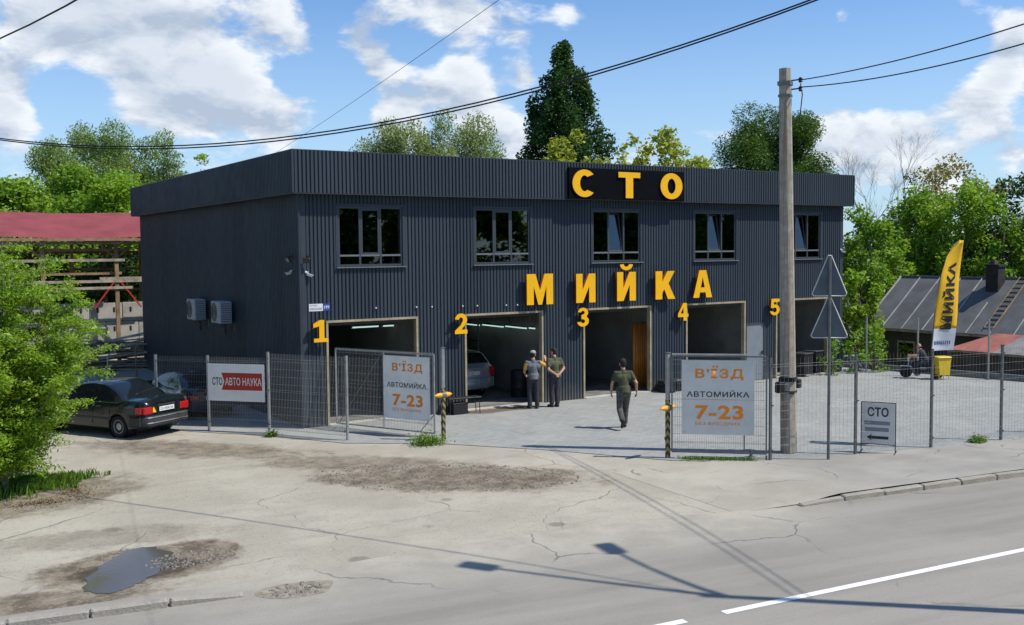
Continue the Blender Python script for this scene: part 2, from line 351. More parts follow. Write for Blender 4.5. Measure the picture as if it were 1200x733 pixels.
c = t.mix(ap, c, t.mix(t.ramp(t.noise(co, .8, 6, .65), .35, .65), (.315, .290, .236), (.405, .376, .306)))
c = t.mix(t.math('MULTIPLY', t.ramp(n3, .5, .72), .42), c, (.12, .117, .11))
c = t.mix(t.math('MULTIPLY', t.ramp(t.noise(co, 110, 2), .6, .75), .35), c, (.40, .39, .37))
ck = t.math('MULTIPLY', cracks(t, co, .22, .006, 1.3), t.ramp(t.noise(co, .5, 3), .45, .6))
c = t.mix(t.math('MULTIPLY', ck, .6), c, (.09, .087, .08))
fin_ground(t, bs, c, .9, t.math('SUBTRACT', n3, ck), .45, .012)

# pavement beside the road
m, t, bs, co = ground_base('pavement')
n1 = t.noise(co, .6, 5, .6); n3 = t.noise(co, 30, 5, .7)
sa = t.vmath('DOT_PRODUCT', t.vmath('SUBTRACT', co, (4.27, -13.55, 0)), (math.cos(RD), math.sin(RD), 0))
bl = t.ramp(t.math('ADD', sa, t.math('MULTIPLY', t.math('SUBTRACT', n1, .5), 2.5)), .0, 3.2)
c = t.mix(t.ramp(n1, .35, .65), t.mix(bl, (.335, .307, .248), (.268, .252, .222)), t.mix(bl, (.415, .386, .314), (.335, .318, .282)))
c = t.mix(t.math('MULTIPLY', t.ramp(n3, .5, .72), .35), c, (.18, .175, .16))
ck = t.math('MULTIPLY', cracks(t, co, .5, .012, 5.3), t.ramp(t.noise(co, .7, 3), .45, .6))
c = t.mix(t.math('MULTIPLY', ck, .6), c, (.11, .10, .09))
fin_ground(t, bs, c, .92, t.math('SUBTRACT', n3, ck), .5, .012)

# yard pavers
m, t, bs, co = ground_base('pavers')
cm = t.map(co, rot=(0, 0, R(0)))
br = t.n('ShaderNodeTexBrick'); t.set(br.inputs['Vector'], cm)
br.inputs['Scale'].default_value = 1; br.inputs['Brick Width'].default_value = .2; br.inputs['Row Height'].default_value = .1
br.inputs['Mortar Size'].default_value = .005; br.inputs['Mortar Smooth'].default_value = .3; br.inputs['Bias'].default_value = 0
br.inputs['Color1'].default_value = (.255, .262, .245, 1); br.inputs['Color2'].default_value = (.315, .322, .302, 1); br.inputs['Mortar'].default_value = (.20, .20, .19, 1)
n1 = t.noise(co, .5, 6, .65); n3 = t.noise(co, 25, 5, .7)
c = t.mix(t.math('MULTIPLY', t.ramp(n1, .45, .7), .45), br.outputs['Color'], (.38, .38, .35))
c = t.mix(t.math('MULTIPLY', t.ramp(t.noise(co, .9, 7, .7, .6), .54, .72), .5), c, (.21, .21, .195))
c = t.mix(t.math('MULTIPLY', t.ramp(n3, .52, .74), .25), c, (.24, .24, .225))
wet = ellipse_mask(t, co, 5.9, -.35, 1.6, .5, R(-3), t.noise(co, 1.4, 6, .6), .5, .6, 1.15)
c = t.mix(wet, c, (.15, .11, .08))
fin_ground(t, bs, c, .88, t.math('ADD', t.math('MULTIPLY', br.outputs['Fac'], -.5), t.math('MULTIPLY', n3, .5)), .5, .01)

# open ground (soil and grass)
m, t, bs, co = ground_base('soil_grass')
c = t.mix(t.ramp(t.noise(co, .3, 6, .65), .4, .6), (.065, .11, .022), (.14, .12, .075))
fin_ground(t, bs, c, .95, t.noise(co, 6, 6, .7), .6, .05)

# puddle
m = bpy.data.materials.new('water'); m.use_nodes = True; t = NT(m.node_tree); bs = m.node_tree.nodes['Principled BSDF']
bs.inputs['Base Color'].default_value = (.09, .08, .065, 1); bs.inputs['Roughness'].default_value = .06; bs.inputs['IOR'].default_value = 1.33
bp = t.n('ShaderNodeBump'); bp.inputs['Strength'].default_value = .06; bp.inputs['Distance'].default_value = .01
t.set(bp.inputs['Height'], t.noise(t.n('ShaderNodeTexCoord').outputs['Object'], 9, 3)); t.set(bs.inputs['Normal'], bp.outputs[0]); MATS['water'] = m
# worn white paint
m, t, bs, co = ground_base('road_paint')
c = t.mix(t.math('MULTIPLY', t.ramp(t.noise(co, 22, 6, .75), .52, .70), .55), (.76, .75, .72), (.33, .32, .30))
fin_ground(t, bs, c, .7, t.noise(co, 40, 4), .2, .01)
m, t, bs, co = ground_base('mud_patch')
c = t.mix(t.ramp(t.noise(co, 6, 6, .7), .35, .65), (.22, .19, .14), (.35, .315, .25))
fin_ground(t, bs, c, .95, t.noise(co, 14, 6, .7), .8, .04)
# striped safety paint
m = bpy.data.materials.new('stripes'); m.use_nodes = True; t = NT(m.node_tree); bs = m.node_tree.nodes['Principled BSDF']
co = t.n('ShaderNodeTexCoord').outputs['Object']; sp = t.n('ShaderNodeSeparateXYZ'); t.set(sp.inputs[0], co)
w = t.math('FRACT', t.math('MULTIPLY', t.math('ADD', sp.outputs[2], t.math('MULTIPLY', t.math('ADD', sp.outputs[0], sp.outputs[1]), 1.2)), 5.5))
t.set(bs.inputs['Base Color'], t.mix(t.math('GREATER_THAN', w, .5), (.03, .03, .03), (.30, .225, .07))); bs.inputs['Roughness'].default_value = .55; MATS['stripes'] = m

# ------------------------------------------------------------------ mesh helpers
def V(*a): return np.array(a, float)
class MB:
    def __init__(s): s.v = []; s.f = []
    def add(s, vs, fs):
        k = len(s.v); s.v.extend([tuple(map(float, p)) for p in vs]); s.f.extend([tuple(i+k for i in q) for q in fs]); return s
    def box(s, c, d, rz=0.0, bev=0.0):
        x, y, z = [q/2 for q in d]; cs, sn = math.cos(rz), math.sin(rz)
        P = []
        if bev <= 0:
            for sz in (-z, z):
                for (a, b) in ((-x, -y), (x, -y), (x, y), (-x, y)): P.append((a, b, sz))
            F = [(3, 2, 1, 0), (4, 5, 6, 7), (0, 1, 5, 4), (1, 2, 6, 5), (2, 3, 7, 6), (3, 0, 4, 7)]
        else:
            e = min(bev, x*.9, y*.9, z*.9)
            for (sz, i) in ((-z, e), (-z+e, 0), (z-e, 0), (z, e)):
                for (a, b) in ((-x+i+e, -y+i), (x-i-e, -y+i), (x-i, -y+i+e), (x-i, y-i-e), (x-i-e, y-i), (-x+i+e, y-i), (-x+i, y-i-e), (-x+i, -y+i+e)): P.append((a, b, sz))
            F = [tuple(range(7, -1, -1)), tuple(range(24, 32))]
            for r_ in range(3):
                for k in range(8): F.append((r_*8+k, r_*8+(k+1) % 8, r_*8+8+(k+1) % 8, r_*8+8+k))
        s.add([(c[0]+a*cs-b*sn, c[1]+a*sn+b*cs, c[2]+w) for a, b, w in P], F); return s
    def tube(s, path, rad, n=8, caps=True, sq=False):
        path = [np.asarray(p, float) for p in path]
        if not hasattr(rad, '__len__'): rad = [rad]*len(path)
        P = []; F = []; a0 = math.pi/4 if sq else 0
        ref = None
        for i, p in enumerate(path):
            d = path[min(i+1, len(path)-1)]-path[max(i-1, 0)]; d = d/(np.linalg.norm(d)+1e-9)
            if ref is None: ref = V(0, 0, 1) if abs(d[2]) < .9 else V(0, 1, 0)
            u = np.cross(ref, d); u /= (np.linalg.norm(u)+1e-9); w = np.cross(d, u); ref = w
            for k in range(n):
                an = 2*math.pi*k/n+a0; P.append(p+rad[i]*(math.cos(an)*u+math.sin(an)*w))
        for i in range(len(path)-1):
            for k in range(n): F.append((i*n+k, i*n+(k+1) % n, (i+1)*n+(k+1) % n, (i+1)*n+k))
        if caps: F.append(tuple(range(n-1, -1, -1))); F.append(tuple(range((len(path)-1)*n, len(path)*n)))
        s.add(P, F); return s
    def lathe(s, p, axis, prof, n=20):        # prof: (along, radius)
        a = np.asarray(axis, float); a /= np.linalg.norm(a); u = np.cross(a, V(0, 0, 1) if abs(a[2]) < .9 else V(1, 0, 0)); u /= np.linalg.norm(u); w = np.cross(a, u)
        P = []; F = []
        for (h, r_) in prof:
            for k in range(n):
                an = 2*math.pi*k/n; P.append(np.asarray(p, float)+a*h+max(r_, 1e-4)*(math.cos(an)*u+math.sin(an)*w))
        for i in range(len(prof)-1):
            for k in range(n): F.append((i*n+k, i*n+(k+1) % n, (i+1)*n+(k+1) % n, (i+1)*n+k))
        F.append(tuple(range(n-1, -1, -1))); F.append(tuple(range((len(prof)-1)*n, len(prof)*n)))
        s.add(P, F); return s
    def ell(s, c, r_, nu=14, nv=9):
        P = []; F = []
        for j in range(nv+1):
            ph = math.pi*(j/nv)-math.pi/2
            for i in range(nu):
                th = 2*math.pi*i/nu; P.append((c[0]+r_[0]*math.cos(ph)*math.cos(th), c[1]+r_[1]*math.cos(ph)*math.sin(th), c[2]+r_[2]*math.sin(ph)))
        for j in range(nv):
            for i in range(nu): F.append((j*nu+i, j*nu+(i+1) % nu, (j+1)*nu+(i+1) % nu, (j+1)*nu+i))
        s.add(P, F); return s
    def prism(s, poly, f0, f1):               # poly of 2D points; f0,f1 map (a,b) to the near and the far face
        n = len(poly); P = [f0(*q) for q in poly]+[f1(*q) for q in poly]
        F = [tuple(range(n)), tuple(range(2*n-1, n-1, -1))]+[(i+n, (i+1) % n+n, (i+1) % n, i) for i in range(n)]
        s.add(P, F); return s
    def quad(s, a, b, c, d): s.add([a, b, c, d], [(0, 1, 2, 3)]); return s
    def build(s, name, mat, parent=None, smooth=False, fix=True, angle=None):
        me = bpy.data.meshes.new(name); me.from_pydata(s.v, [], s.f)
        if fix:
            bm = bmesh.new(); bm.from_mesh(me); bmesh.ops.remove_doubles(bm, verts=bm.verts, dist=1e-5)
            bmesh.ops.recalc_face_normals(bm, faces=bm.faces); bm.to_mesh(me); bm.free()
        me.materials.append(MATS[mat])
        if smooth: me.polygons.foreach_set('use_smooth', [True]*len(me.polygons))
        if angle is not None:
            me.polygons.foreach_set('use_smooth', [True]*len(me.polygons)); me.set_sharp_from_angle(angle=R(angle))
        o = bpy.data.objects.new(name, me); COL.objects.link(o)
        if parent is not None: o.parent = parent
        return o

def tag(o, label=None, cat=None, group=None, kind=None):
    if label: o['label'] = label
    if cat: o['category'] = cat
    if group: o['group'] = group
    if kind: o['kind'] = kind
    return o
def thing(name, label, cat, loc=(0, 0, 0), rz=0.0, group=None):
    o = bpy.data.objects.new(name, None); COL.objects.link(o); o.empty_display_size = .2
    o.location = tuple(loc); o.rotation_euler = (0, 0, rz); return tag(o, label, cat, group)
def struct_empty(name):
    o = bpy.data.objects.new(name, None); COL.objects.link(o); o['kind'] = 'structure'; return o
def copy_tree(o, parent=None):
    c = o.copy(); COL.objects.link(c); c.parent = parent
    for ch in [q for q in bpy.data.objects if q.parent == o]: copy_tree(ch, c)
    return c
def sheet(name, poly, z, mat, kind='structure'):
    me = bpy.data.meshes.new(name); bm = bmesh.new()
    vs = [bm.verts.new((p[0], p[1], z)) for p in poly]; f = bm.faces.new(vs)
    bmesh.ops.recalc_face_normals(bm, faces=bm.faces)
    if f.normal.z < 0: bmesh.ops.reverse_faces(bm, faces=bm.faces)
    bmesh.ops.triangulate(bm, faces=bm.faces); bm.to_mesh(me); bm.free()
    me.materials.append(MATS[mat]); o = bpy.data.objects.new(name, me); COL.objects.link(o); o['kind'] = kind; return o

def np_mesh(name, verts, quads, mat, parent=None, smooth=False):
    me = bpy.data.meshes.new(name); nq = len(quads); k = quads.shape[1]
    me.vertices.add(len(verts)); me.vertices.foreach_set('co', verts.astype(np.float32).ravel())
    me.loops.add(nq*k); me.loops.foreach_set('vertex_index', quads.astype(np.int32).ravel())
    me.polygons.add(nq); me.polygons.foreach_set('loop_start', np.arange(0, nq*k, k, dtype=np.int32))
    if smooth: me.polygons.foreach_set('use_smooth', np.ones(nq, bool))
    me.update(calc_edges=True); me.materials.append(MATS[mat])
    o = bpy.data.objects.new(name, me); COL.objects.link(o)
    if parent is not None: o.parent = parent
    return o

def text(body, w, h, depth, mat, parent, loc, name='lettering', bold=0.0, mirror=False, side=None, shear=0.0, rot=None, space=1.0):
    """flat or raised lettering, upright in local XZ, facing local -Y, lower left corner at loc, fitted to w x h"""
    cu = bpy.data.curves.new('tmp', 'FONT'); cu.body = body; cu.offset = bold; cu.resolution_u = 3; cu.extrude = .5 if depth else 0
    cu.space_character = space
    ob = bpy.data.objects.new('tmp', cu); COL.objects.link(ob)
    dg = bpy.context.evaluated_depsgraph_get(); me = bpy.data.meshes.new_from_object(ob.evaluated_get(dg))
    bpy.data.objects.remove(ob); bpy.data.curves.remove(cu)
    co = np.zeros(len(me.vertices)*3); me.vertices.foreach_get('co', co); co = co.reshape(-1, 3)
    mn = co.min(0); mx = co.max(0); q = (co-mn)/np.maximum(mx-mn, 1e-6)
    x = q[:, 0]*w; z = q[:, 1]*h; y = -q[:, 2]*depth if depth else np.zeros(len(q))
    if mirror: x = w-x
    if rot: x, z = rot(x, z)
    new = np.stack([x, y, z], 1); me.vertices.foreach_set('co', new.astype(np.float32).ravel()); me.update()
    if mirror:
        bm = bmesh.new(); bm.from_mesh(me); bmesh.ops.reverse_faces(bm, faces=bm.faces); bm.to_mesh(me); bm.free()
    me.materials.clear(); me.materials.append(MATS[mat])
    if side:
        me.materials.append(MATS[side])
        for p in me.polygons: p.material_index = 0 if p.normal.y < -.7 else 1
    o = bpy.data.objects.new(name, me); COL.objects.link(o); o.location = loc; o.parent = parent; return o

# heavy block letters for the raised signs, drawn in a unit box
def arcp(cx, cy, rx, ry, a0, a1, n=14): return [(cx+rx*math.cos(R(a0+(a1-a0)*i/n)), cy+ry*math.sin(R(a0+(a1-a0)*i/n))) for i in range(n+1)]
def stroke(path, hw, hh):
    p = np.array(path); t0 = np.gradient(p, axis=0); t0 /= np.linalg.norm(t0, axis=1)[:, None]+1e-9
    n_ = np.stack([-t0[:, 1]*hw, t0[:, 0]*hh], 1); return [tuple(q) for q in p+n_]+[tuple(q) for q in (p-n_)[::-1]]
GLY = {
 'Т': [[(0, 1), (1, 1), (1, .79), (.67, .79), (.67, 0), (.33, 0), (.33, .79), (0, .79)]],
 'С': [arcp(.5, .5, .5, .5, 42, 318, 30)+arcp(.5, .5, .19, .29, 305, 55, 20)],
 'О': [arcp(.5, .5, .5, .5, 0, 348, 29), arcp(.5, .5, .18, .29, 348, 0, 29)],
 'М': [[(0, 0), (0, 1), (.33, 1), (.5, .46), (.67, 1), (1, 1), (1, 0), (.74, 0), (.74, .60), (.57, 0), (.43, 0), (.26, .60), (.26, 0)]],
 'И': [[(0, 0), (0, 1), (.33, 1), (.33, .44), (.66, 1), (1, 1), (1, 0), (.67, 0), (.67, .56), (.34, 0)]],
 'К': [[(0, 0), (0, 1), (.34, 1), (.34, .62), (.60, 1), (.97, 1), (.66, .56), (1, 0), (.63, 0), (.44, .36), (.34, .23), (.34, 0)]],
 'А': [[(0, 0), (.32, 1), (.68, 1), (1, 0), (.69, 0), (.65, .19), (.35, .19), (.31, 0)], [(.40, .37), (.60, .37), (.5, .76)]],
 '1': [[(.05, 0), (1, 0), (1, .17), (.74, .17), (.74, 1), (.44, 1), (.02, .84), (.02, .66), (.40, .72), (.40, .17), (.05, .17)]],
 '2': [arcp(.5, .68, .49, .32, 172, -28, 18)+[(.52, .20), (1, .20), (1, 0), (0, 0), (0, .16), (.46, .42)]+arcp(.48, .68, .17, .13, -20, 172, 10)],
 '3': [arcp(.48, .74, .46, .26, 172, -35, 16)+[(.80, .53)]+arcp(.48, .29, .52, .29, 48, -172, 20)+arcp(.48, .285, .18, .105, -160, 85, 12)+[(.34, .40), (.34, .60)]+arcp(.47, .745, .16, .095, -85, 168, 12)],
 '4': [[(.50, 1), (.84, 1), (.84, .40), (1, .40), (1, .21), (.84, .21), (.84, 0), (.52, 0), (.52, .21), (0, .21), (0, .40)], [(.52, .41), (.25, .41), (.52, .76)]],
 '5': [[(.10, 1), (.94, 1), (.94, .80), (.36, .80), (.34, .64)]+arcp(.46, .33, .52, .33, 80, -170, 22)+[(.26, .22)]+arcp(.46, .32, .20, .15, -150, 110, 12)+[(.30, .44), (.04, .46)]]}
def block_letter(ch, w, h, depth, parent, loc, name='letter'):
    cu = bpy.data.curves.new('tmp', 'CURVE'); cu.dimensions = '2D'; cu.fill_mode = 'BOTH'; cu.extrude = depth/2; hb = h; extra = []
    if ch == 'Й': hb = h*.78; ch = 'И'; extra = [arcp(.5, 1.26, .34, .20, 180, 360, 14)+arcp(.5, 1.27, .14, .09, 360, 180, 10)]
    for poly in GLY[ch]+extra:
        sp = cu.splines.new('POLY'); sp.points.add(len(poly)-1); sp.use_cyclic_u = True
        for q, (a, b) in zip(sp.points, poly): q.co = (a*w, b*hb, 0, 1)
    ob = bpy.data.objects.new('tmp', cu); COL.objects.link(ob); dg = bpy.context.evaluated_depsgraph_get(); me = bpy.data.meshes.new_from_object(ob.evaluated_get(dg)); bpy.data.objects.remove(ob); bpy.data.curves.remove(cu)
    me.transform(Matrix.Rotation(R(90), 4, 'X')); me.transform(Matrix.Translation((0, -depth/2, 0))); me.materials.append(MATS['yellow']); me.materials.append(MATS['letter_side']); me.update()
    for p in me.polygons: p.material_index = 0 if p.normal.y < -.7 else 1
    o = bpy.data.objects.new(name, me); COL.objects.link(o); o.location = loc; o.parent = parent; return o

# ------------------------------------------------------------------ the ground
RA = np.array([4.27, -13.55]); RDIR = np.array([math.cos(RD), math.sin(RD)]); RN = np.array([-RDIR[1], RDIR[0]])   # road edge, along, towards the building
def road(s_, d_): return RA+RDIR*s_+RN*d_
def yard_edge(y): return 23.30-0.19*y            # x of the yard's far edge
def sstep(a, b, x): q = np.clip((x-a)/(b-a), 0, 1); return q*q*(3-2*q)
gx = np.concatenate([np.linspace(-900, -70, 12), np.linspace(-60, 20, 21), np.linspace(21, 34, 40), np.linspace(36, 80, 14), np.linspace(100, 900, 12)])
gy = np.concatenate([np.linspace(-500, -70, 8), np.linspace(-60, 60, 81), np.linspace(75, 1500, 14)])
X, Y = np.meshgrid(gx, gy); Z = -0.02-1.35*sstep(0.25, 2.6, X-yard_edge(Y))
Z = Z+np.where(np.hypot(X, Y) > 75, .15*np.sin(X*.05)*np.cos(Y*.04), 0)
nx_, ny_ = len(gx), len(gy); idx = np.arange(nx_*ny_).reshape(ny_, nx_)
Q = np.stack([idx[:-1, :-1], idx[:-1, 1:], idx[1:, 1:], idx[1:, :-1]], -1).reshape(-1, 4)
o = np_mesh('ground', np.stack([X, Y, Z], -1).reshape(-1, 3), Q, 'soil_grass', None, True); o['kind'] = 'structure'

sheet('forecourt', [road(-60, -.2), road(3.2, -.2), (6.6, -11.0), (7.2, -10.2), (2.2, -3.6), (0, 0.3), (0.2, 24), (-40, 24), (-60, 0)], 0.0, 'forecourt')
sheet('road', [road(-300, -7.6), road(300, -7.6), road(300, 0), road(3, 0), road(0, .1), road(-2.2, .45), road(-5, .55), road(-8, .35), road(-10.2, .05), road(-13, 0), road(-300, 0)], 0.006, 'asphalt')
sheet('far_pavement', [road(-300, -7.6), road(-300, -10.5), road(300, -10.5), road(300, -7.6)], 0.07, 'pavement')
FENCE = [G(182, 418, 2.0)[:2], V(-2.26, 1.19), V(-1.05, -.16), V(.23, -2.36), V(2.1, -3.77)]
FENCE_R = [V(5.38, -8.72), V(7.05, -10.3), V(9.18, -10.92), V(11.3, -11.41), V(13.52, -11.80), V(15.75, -12.15), V(17.95, -12.5), V(20.2, -12.85), V(22.4, -13.2), V(25.8, -13.7)]
yard = [(-3.9, 4.0), (-3.3, 2.2), (-2.45, .95), (-1.25, -.45), (0.0, -2.7), (1.95, -4.15), (3.6, -6.3), (5.25, -9.0), (7.0, -10.55), (9.2, -11.12), (13.5, -12.0), (22.4, -13.4), (yard_edge(-13.9), -13.9), (yard_edge(0), 0), (yard_edge(9), 9), (21.85, 9), (21.85, -.01), (-.02, -.01), (-.02, 17), (-3.9, 17)]
sheet('yard_paving', yard, 0.012, 'pavers')
# pavement behind the right-hand kerb: rises to the kerb top
ss = np.concatenate([np.linspace(-1.2, 3, 15), np.linspace(4, 60, 40)]); P = []
for a in ss:
    p0 = road(a, .16)
    fy = np.interp(p0[0], [f[0] for f in FENCE_R], [f[1] for f in FENCE_R])-.12
    p1 = np.array([p0[0]+.3, min(fy, p0[1]+4)])
    for j, k in enumerate((0, .15, .4, .75, 1)):
        q = p0*(1-k)+p1*k; hgt = .105*sstep(.15, 1.3, a)*(1-sstep(.25, 1, k))+.004+.012*sstep(-1.2, 0, a)
        P.append((q[0], q[1], hgt))
idx = np.arange(len(ss)*5).reshape(len(ss), 5)
o = np_mesh('pavement', np.array(P), np.stack([idx[:-1, :-1], idx[1:, :-1], idx[1:, 1:], idx[:-1, 1:]], -1).reshape(-1, 4), 'pavement', None, True); o['kind'] = 'structure'
# kerbs, stone by stone
def kerb_run(name, pts, label=None):
    e = struct_empty(name)
    for i, (a, b) in enumerate(pts):
        drop = .045 if i == 0 else 0
        a, b = np.asarray(a), np.asarray(b); d = b-a; L = np.linalg.norm(d); ang = math.atan2(d[1], d[0]); c = (a+b)/2
        mb = MB(); mb.box((0, 0, 0), (L-.018, .15, .26), 0, .022)
        vs = np.array(mb.v); vs += rng.normal(0, .005, vs.shape); mb.v = [tuple(q) for q in vs]
        o = mb.build('kerb_stone', 'kerb', e); o.location = (c[0], c[1], -.015-drop+random.uniform(-.012, .012)); o.rotation_euler = (random.uniform(-.03, .03), random.uniform(-.012, .012)-(.05 if i == 0 else 0), ang+random.uniform(-.008, .008))
kerb_run('kerb', [(road(.15+i*1.0, .07), road(1.15+i*1.0, .07)) for i in range(34)])
lk0 = G(285, 694, .05)[:2]; lk1 = G(8, 733, .05)[:2]; ld = (lk1-lk0)/np.linalg.norm(lk1-lk0)
kerb_run('kerb', [(lk0+ld*(i*1.0), lk0+ld*(i*1.0+1.0)) for i in range(12)])
# far edge of the yard: low wall in lengths
e = struct_empty('yard_kerb')
for i in range(14):
    y0 = 3.0-i*1.25; a = V(yard_edge(y0), y0); b = V(yard_edge(y0-1.24), y0-1.24); d = b-a; c = (a+b)/2
    o = MB().box((0, 0, 0), (np.linalg.norm(d), .16, .5), 0, .01).build('kerb_stone', 'galv_dark', e); o.location = (c[0], c[1], -.02); o.rotation_euler = (0, 0, math.atan2(d[1], d[0]))
# centre line: dashes
wl0, wl1 = G(848, 719)[:2], G(1200, 645)[:2]; wd = (wl1-wl0)/np.linalg.norm(wl1-wl0); wn_ = V(-wd[1], wd[0])
for a, b in ((0, 9.2), (-3.4-3.0, -.62), (13, 19), (-13, -9.5)):
    q = [wl0+wd*a-wn_*.065, wl0+wd*b-wn_*.065, wl0+wd*b+wn_*.065, wl0+wd*a+wn_*.065]
    o = sheet('road_marking', q, .0105, 'road_paint')
# puddle and its muddy rim, pothole with broken stone
pc = [(95, 690), (108, 672), (130, 655), (158, 643), (182, 641), (205, 650), (212, 658), (190, 668), (168, 682), (140, 694), (112, 697)]
pg = np.array([G(*p)[:2] for p in pc]); th = np.linspace(0, len(pg), 70, endpoint=False)
px_ = np.interp(th, range(len(pg)+1), np.append(pg[:, 0], pg[0, 0])); py_ = np.interp(th, range(len(pg)+1), np.append(pg[:, 1], pg[0, 1]))
px_ = px_+.035*np.sin(th*7)+.02*np.sin(th*17+1); py_ = py_+.03*np.sin(th*9+2)+.015*np.sin(th*19)
o = sheet('puddle', list(zip(px_, py_)), .0075, 'water')
def rocks(name, n, cx, cy, rx, ry, rot, s0, s1, mat, label, cat):
    mb = MB()
    for _ in range(n):
        a = random.uniform(0, 2*math.pi); q = math.sqrt(random.random()); u = rx*q*math.cos(a); v = ry*q*math.sin(a)
        x = cx+u*math.cos(rot)-v*math.sin(rot); y = cy+u*math.sin(rot)+v*math.cos(rot); s_ = random.uniform(s0, s1)
        P = []
        for j in range(5):
            an = 2*math.pi*j/5+random.uniform(-.3, .3); P.append((x+s_*math.cos(an)*random.uniform(.6, 1), y+s_*math.sin(an)*random.uniform(.6, 1), .002))
        top = [(x+(p[0]-x)*.55, y+(p[1]-y)*.55, s_*random.uniform(.35, .7)) for p in P]
        mb.add(P+top, [(5, 6, 7, 8, 9)]+[(i, (i+1) % 5, (i+1) % 5+5, i+5) for i in range(5)])
    o = mb.build(name, mat, fix=False); tag(o, label, cat, kind='stuff'); return o
pc = G(348, 692); sheet('pothole', [(pc[0]+.55*math.cos(a)*(1+.12*math.sin(3*a)), pc[1]+.36*math.sin(a)*(1+.15*math.cos(2*a+1))) for a in np.linspace(0, 6.1, 26)], .0095, 'mud_patch')
g = G(348, 692); rocks('gravel', 130, g[0], g[1], .42, .3, 0, .012, .05, 'rock', 'broken stones filling the pothole at the kerb end', 'gravel')
g = G(215, 655); rocks('gravel', 320, g[0]+.1, g[1]-.1, .7, .45, 0, .01, .04, 'rock', 'loose stones along the edge of the puddle', 'gravel')
rocks('gravel', 900, .2, -7.5, 3.0, 1.3, R(-38), .008, .04, 'rock', 'small stones scattered over the muddy patch before the gate', 'gravel')
rocks('gravel', 1100, -4.5, -8.5, 6.0, 4.2, R(-20), .003, .013, 'rock', 'fine grit strewn over the cracked forecourt', 'gravel')

# ------------------------------------------------------------------ the car wash building
BL, BD, ZF0, ZF1, OV = 21.81, 18.2, 6.39, 7.52, .28
W0, WS, WW, WZ0, WZ1 = 1.072, 4.38, 1.975, 4.40, 6.06
D0, DS, DW, DH = .655, 4.383, 2.83, 2.92
B = thing('car_wash_building', 'two storey dark grey corrugated car wash with five bays', 'building')
def corr(mb, O, U, N, L, z0, z1, openings=(), pitch=.1145, depth=.034, inset=0.0):
    O, U, N = V(*O), V(*U), V(*N); prof = [(0, 0), (.20, 0), (.30, 1), (.90, 1), (1.0, 0)]
    us = set([0.0, L])
    for k in range(int(L/pitch)+1):
        for (a, b) in prof[:-1]:
            q = (k+a)*pitch
            if q < L: us.add(round(q, 5))
    for op in openings: us.add(op[0]); us.add(op[1])
    us = sorted(us)
    def off(u):
        ph = (u/pitch) % 1.0
        return depth*np.interp(ph, [p[0] for p in prof], [p[1] for p in prof])
    for a, b in zip(us[:-1], us[1:]):
        if b-a < 1e-4: continue
        mid = (a+b)/2; zs = [(z0, z1)]
        for (u0, u1, q0, q1) in openings:
            if u0 < mid < u1:
                nz = []
                for (s0, s1) in zs:
                    if q0 > s0: nz.append((s0, min(q0, s1)))
                    if q1 < s1: nz.append((max(q1, s0), s1))
                zs = [w for w in nz if w[1]-w[0] > 1e-4]
        pa = O+U*a+N*off(a+1e-7); pb = O+U*b+N*off(b-1e-7)
        for (s0, s1) in zs: mb.quad(pa+V(0, 0, s0), pb+V(0, 0, s0), pb+V(0, 0, s1), pa+V(0, 0, s1))
wins = [(W0+i*WS, W0+i*WS+WW, WZ0, WZ1) for i in range(5)]
doors = [(D0+i*DS, D0+i*DS+DW, -1, DH) for i in range(5)]
PD = (16.68, 17.62, -1, 2.10)
mb = MB(); corr(mb, (0, 0, 0), (1, 0, 0), (0, -1, 0), BL, 0, ZF0, wins+doors+[PD]); mb.build('front_wall', 'clad', B, fix=False)
mb = MB(); corr(mb, (0, BD, 0), (0, -1, 0), (-1, 0, 0), BD, 0, ZF0); mb.build('side_wall', 'clad', B, fix=False)
mb = MB(); corr(mb, (BL, 0, 0), (0, 1, 0), (1, 0, 0), BD, 0, ZF0); mb.build('side_wall', 'clad', B, fix=False)
mb = MB(); corr(mb, (BL, BD, 0), (-1, 0, 0), (0, 1, 0), BL, 0, ZF0); mb.build('back_wall', 'clad', B, fix=False)
fa = [((-OV, -OV, 0), (1, 0, 0), (0, -1, 0), BL+2*OV), ((-OV, BD+OV, 0), (0, -1, 0), (-1, 0, 0), BD+2*OV), ((BL+OV, -OV, 0), (0, 1, 0), (1, 0, 0), BD+2*OV), ((BL+OV, BD+OV, 0), (-1, 0, 0), (0, 1, 0), BL+2*OV)]
for (O, U, N, L) in fa:
    mb = MB(); corr(mb, O, U, N, L, ZF0, ZF1); f_ = mb.build('fascia', 'clad', B, fix=False)
    c = V(*O)+V(*U)*L/2; ang = math.atan2(U[1], U[0])
    MB().box((c[0]-N[0]*.02, c[1]-N[1]*.02, ZF1+.012), (L+.04, .11, .025), ang).build('coping', 'clad_trim', f_)
    MB().box((c[0]-N[0]*.0, c[1]-N[1]*.0, ZF0-.012), (L+.03, .06, .022), ang).build('drip_edge', 'clad_trim', f_)
for sx, sy, x, y in ((-1, -1, -OV, -OV), (1, -1, BL+OV, -OV), (-1, 1, -OV, BD+OV), (1, 1, BL+OV, BD+OV)):
    MB().box((x+sx*.018, y+sy*.018, (ZF0+ZF1)/2), (.05, .05, ZF1-ZF0-.01)).build('corner_trim', 'clad_trim', B)
mb = MB(); mb.box((BL/2, -OV/2, ZF0+.01), (BL+2*OV-.02, OV-.02, .015)); mb.box((-OV/2, BD/2, ZF0+.01), (OV-.02, BD, .015)); mb.box((BL+OV/2, BD/2, ZF0+.01), (OV-.02, BD, .015)); mb.build('soffit', 'clad_trim', B)
MB().box((BL/2, BD/2, 7.05), (BL+.3, BD+.3, .1)).build('roof', 'old_roof', B)
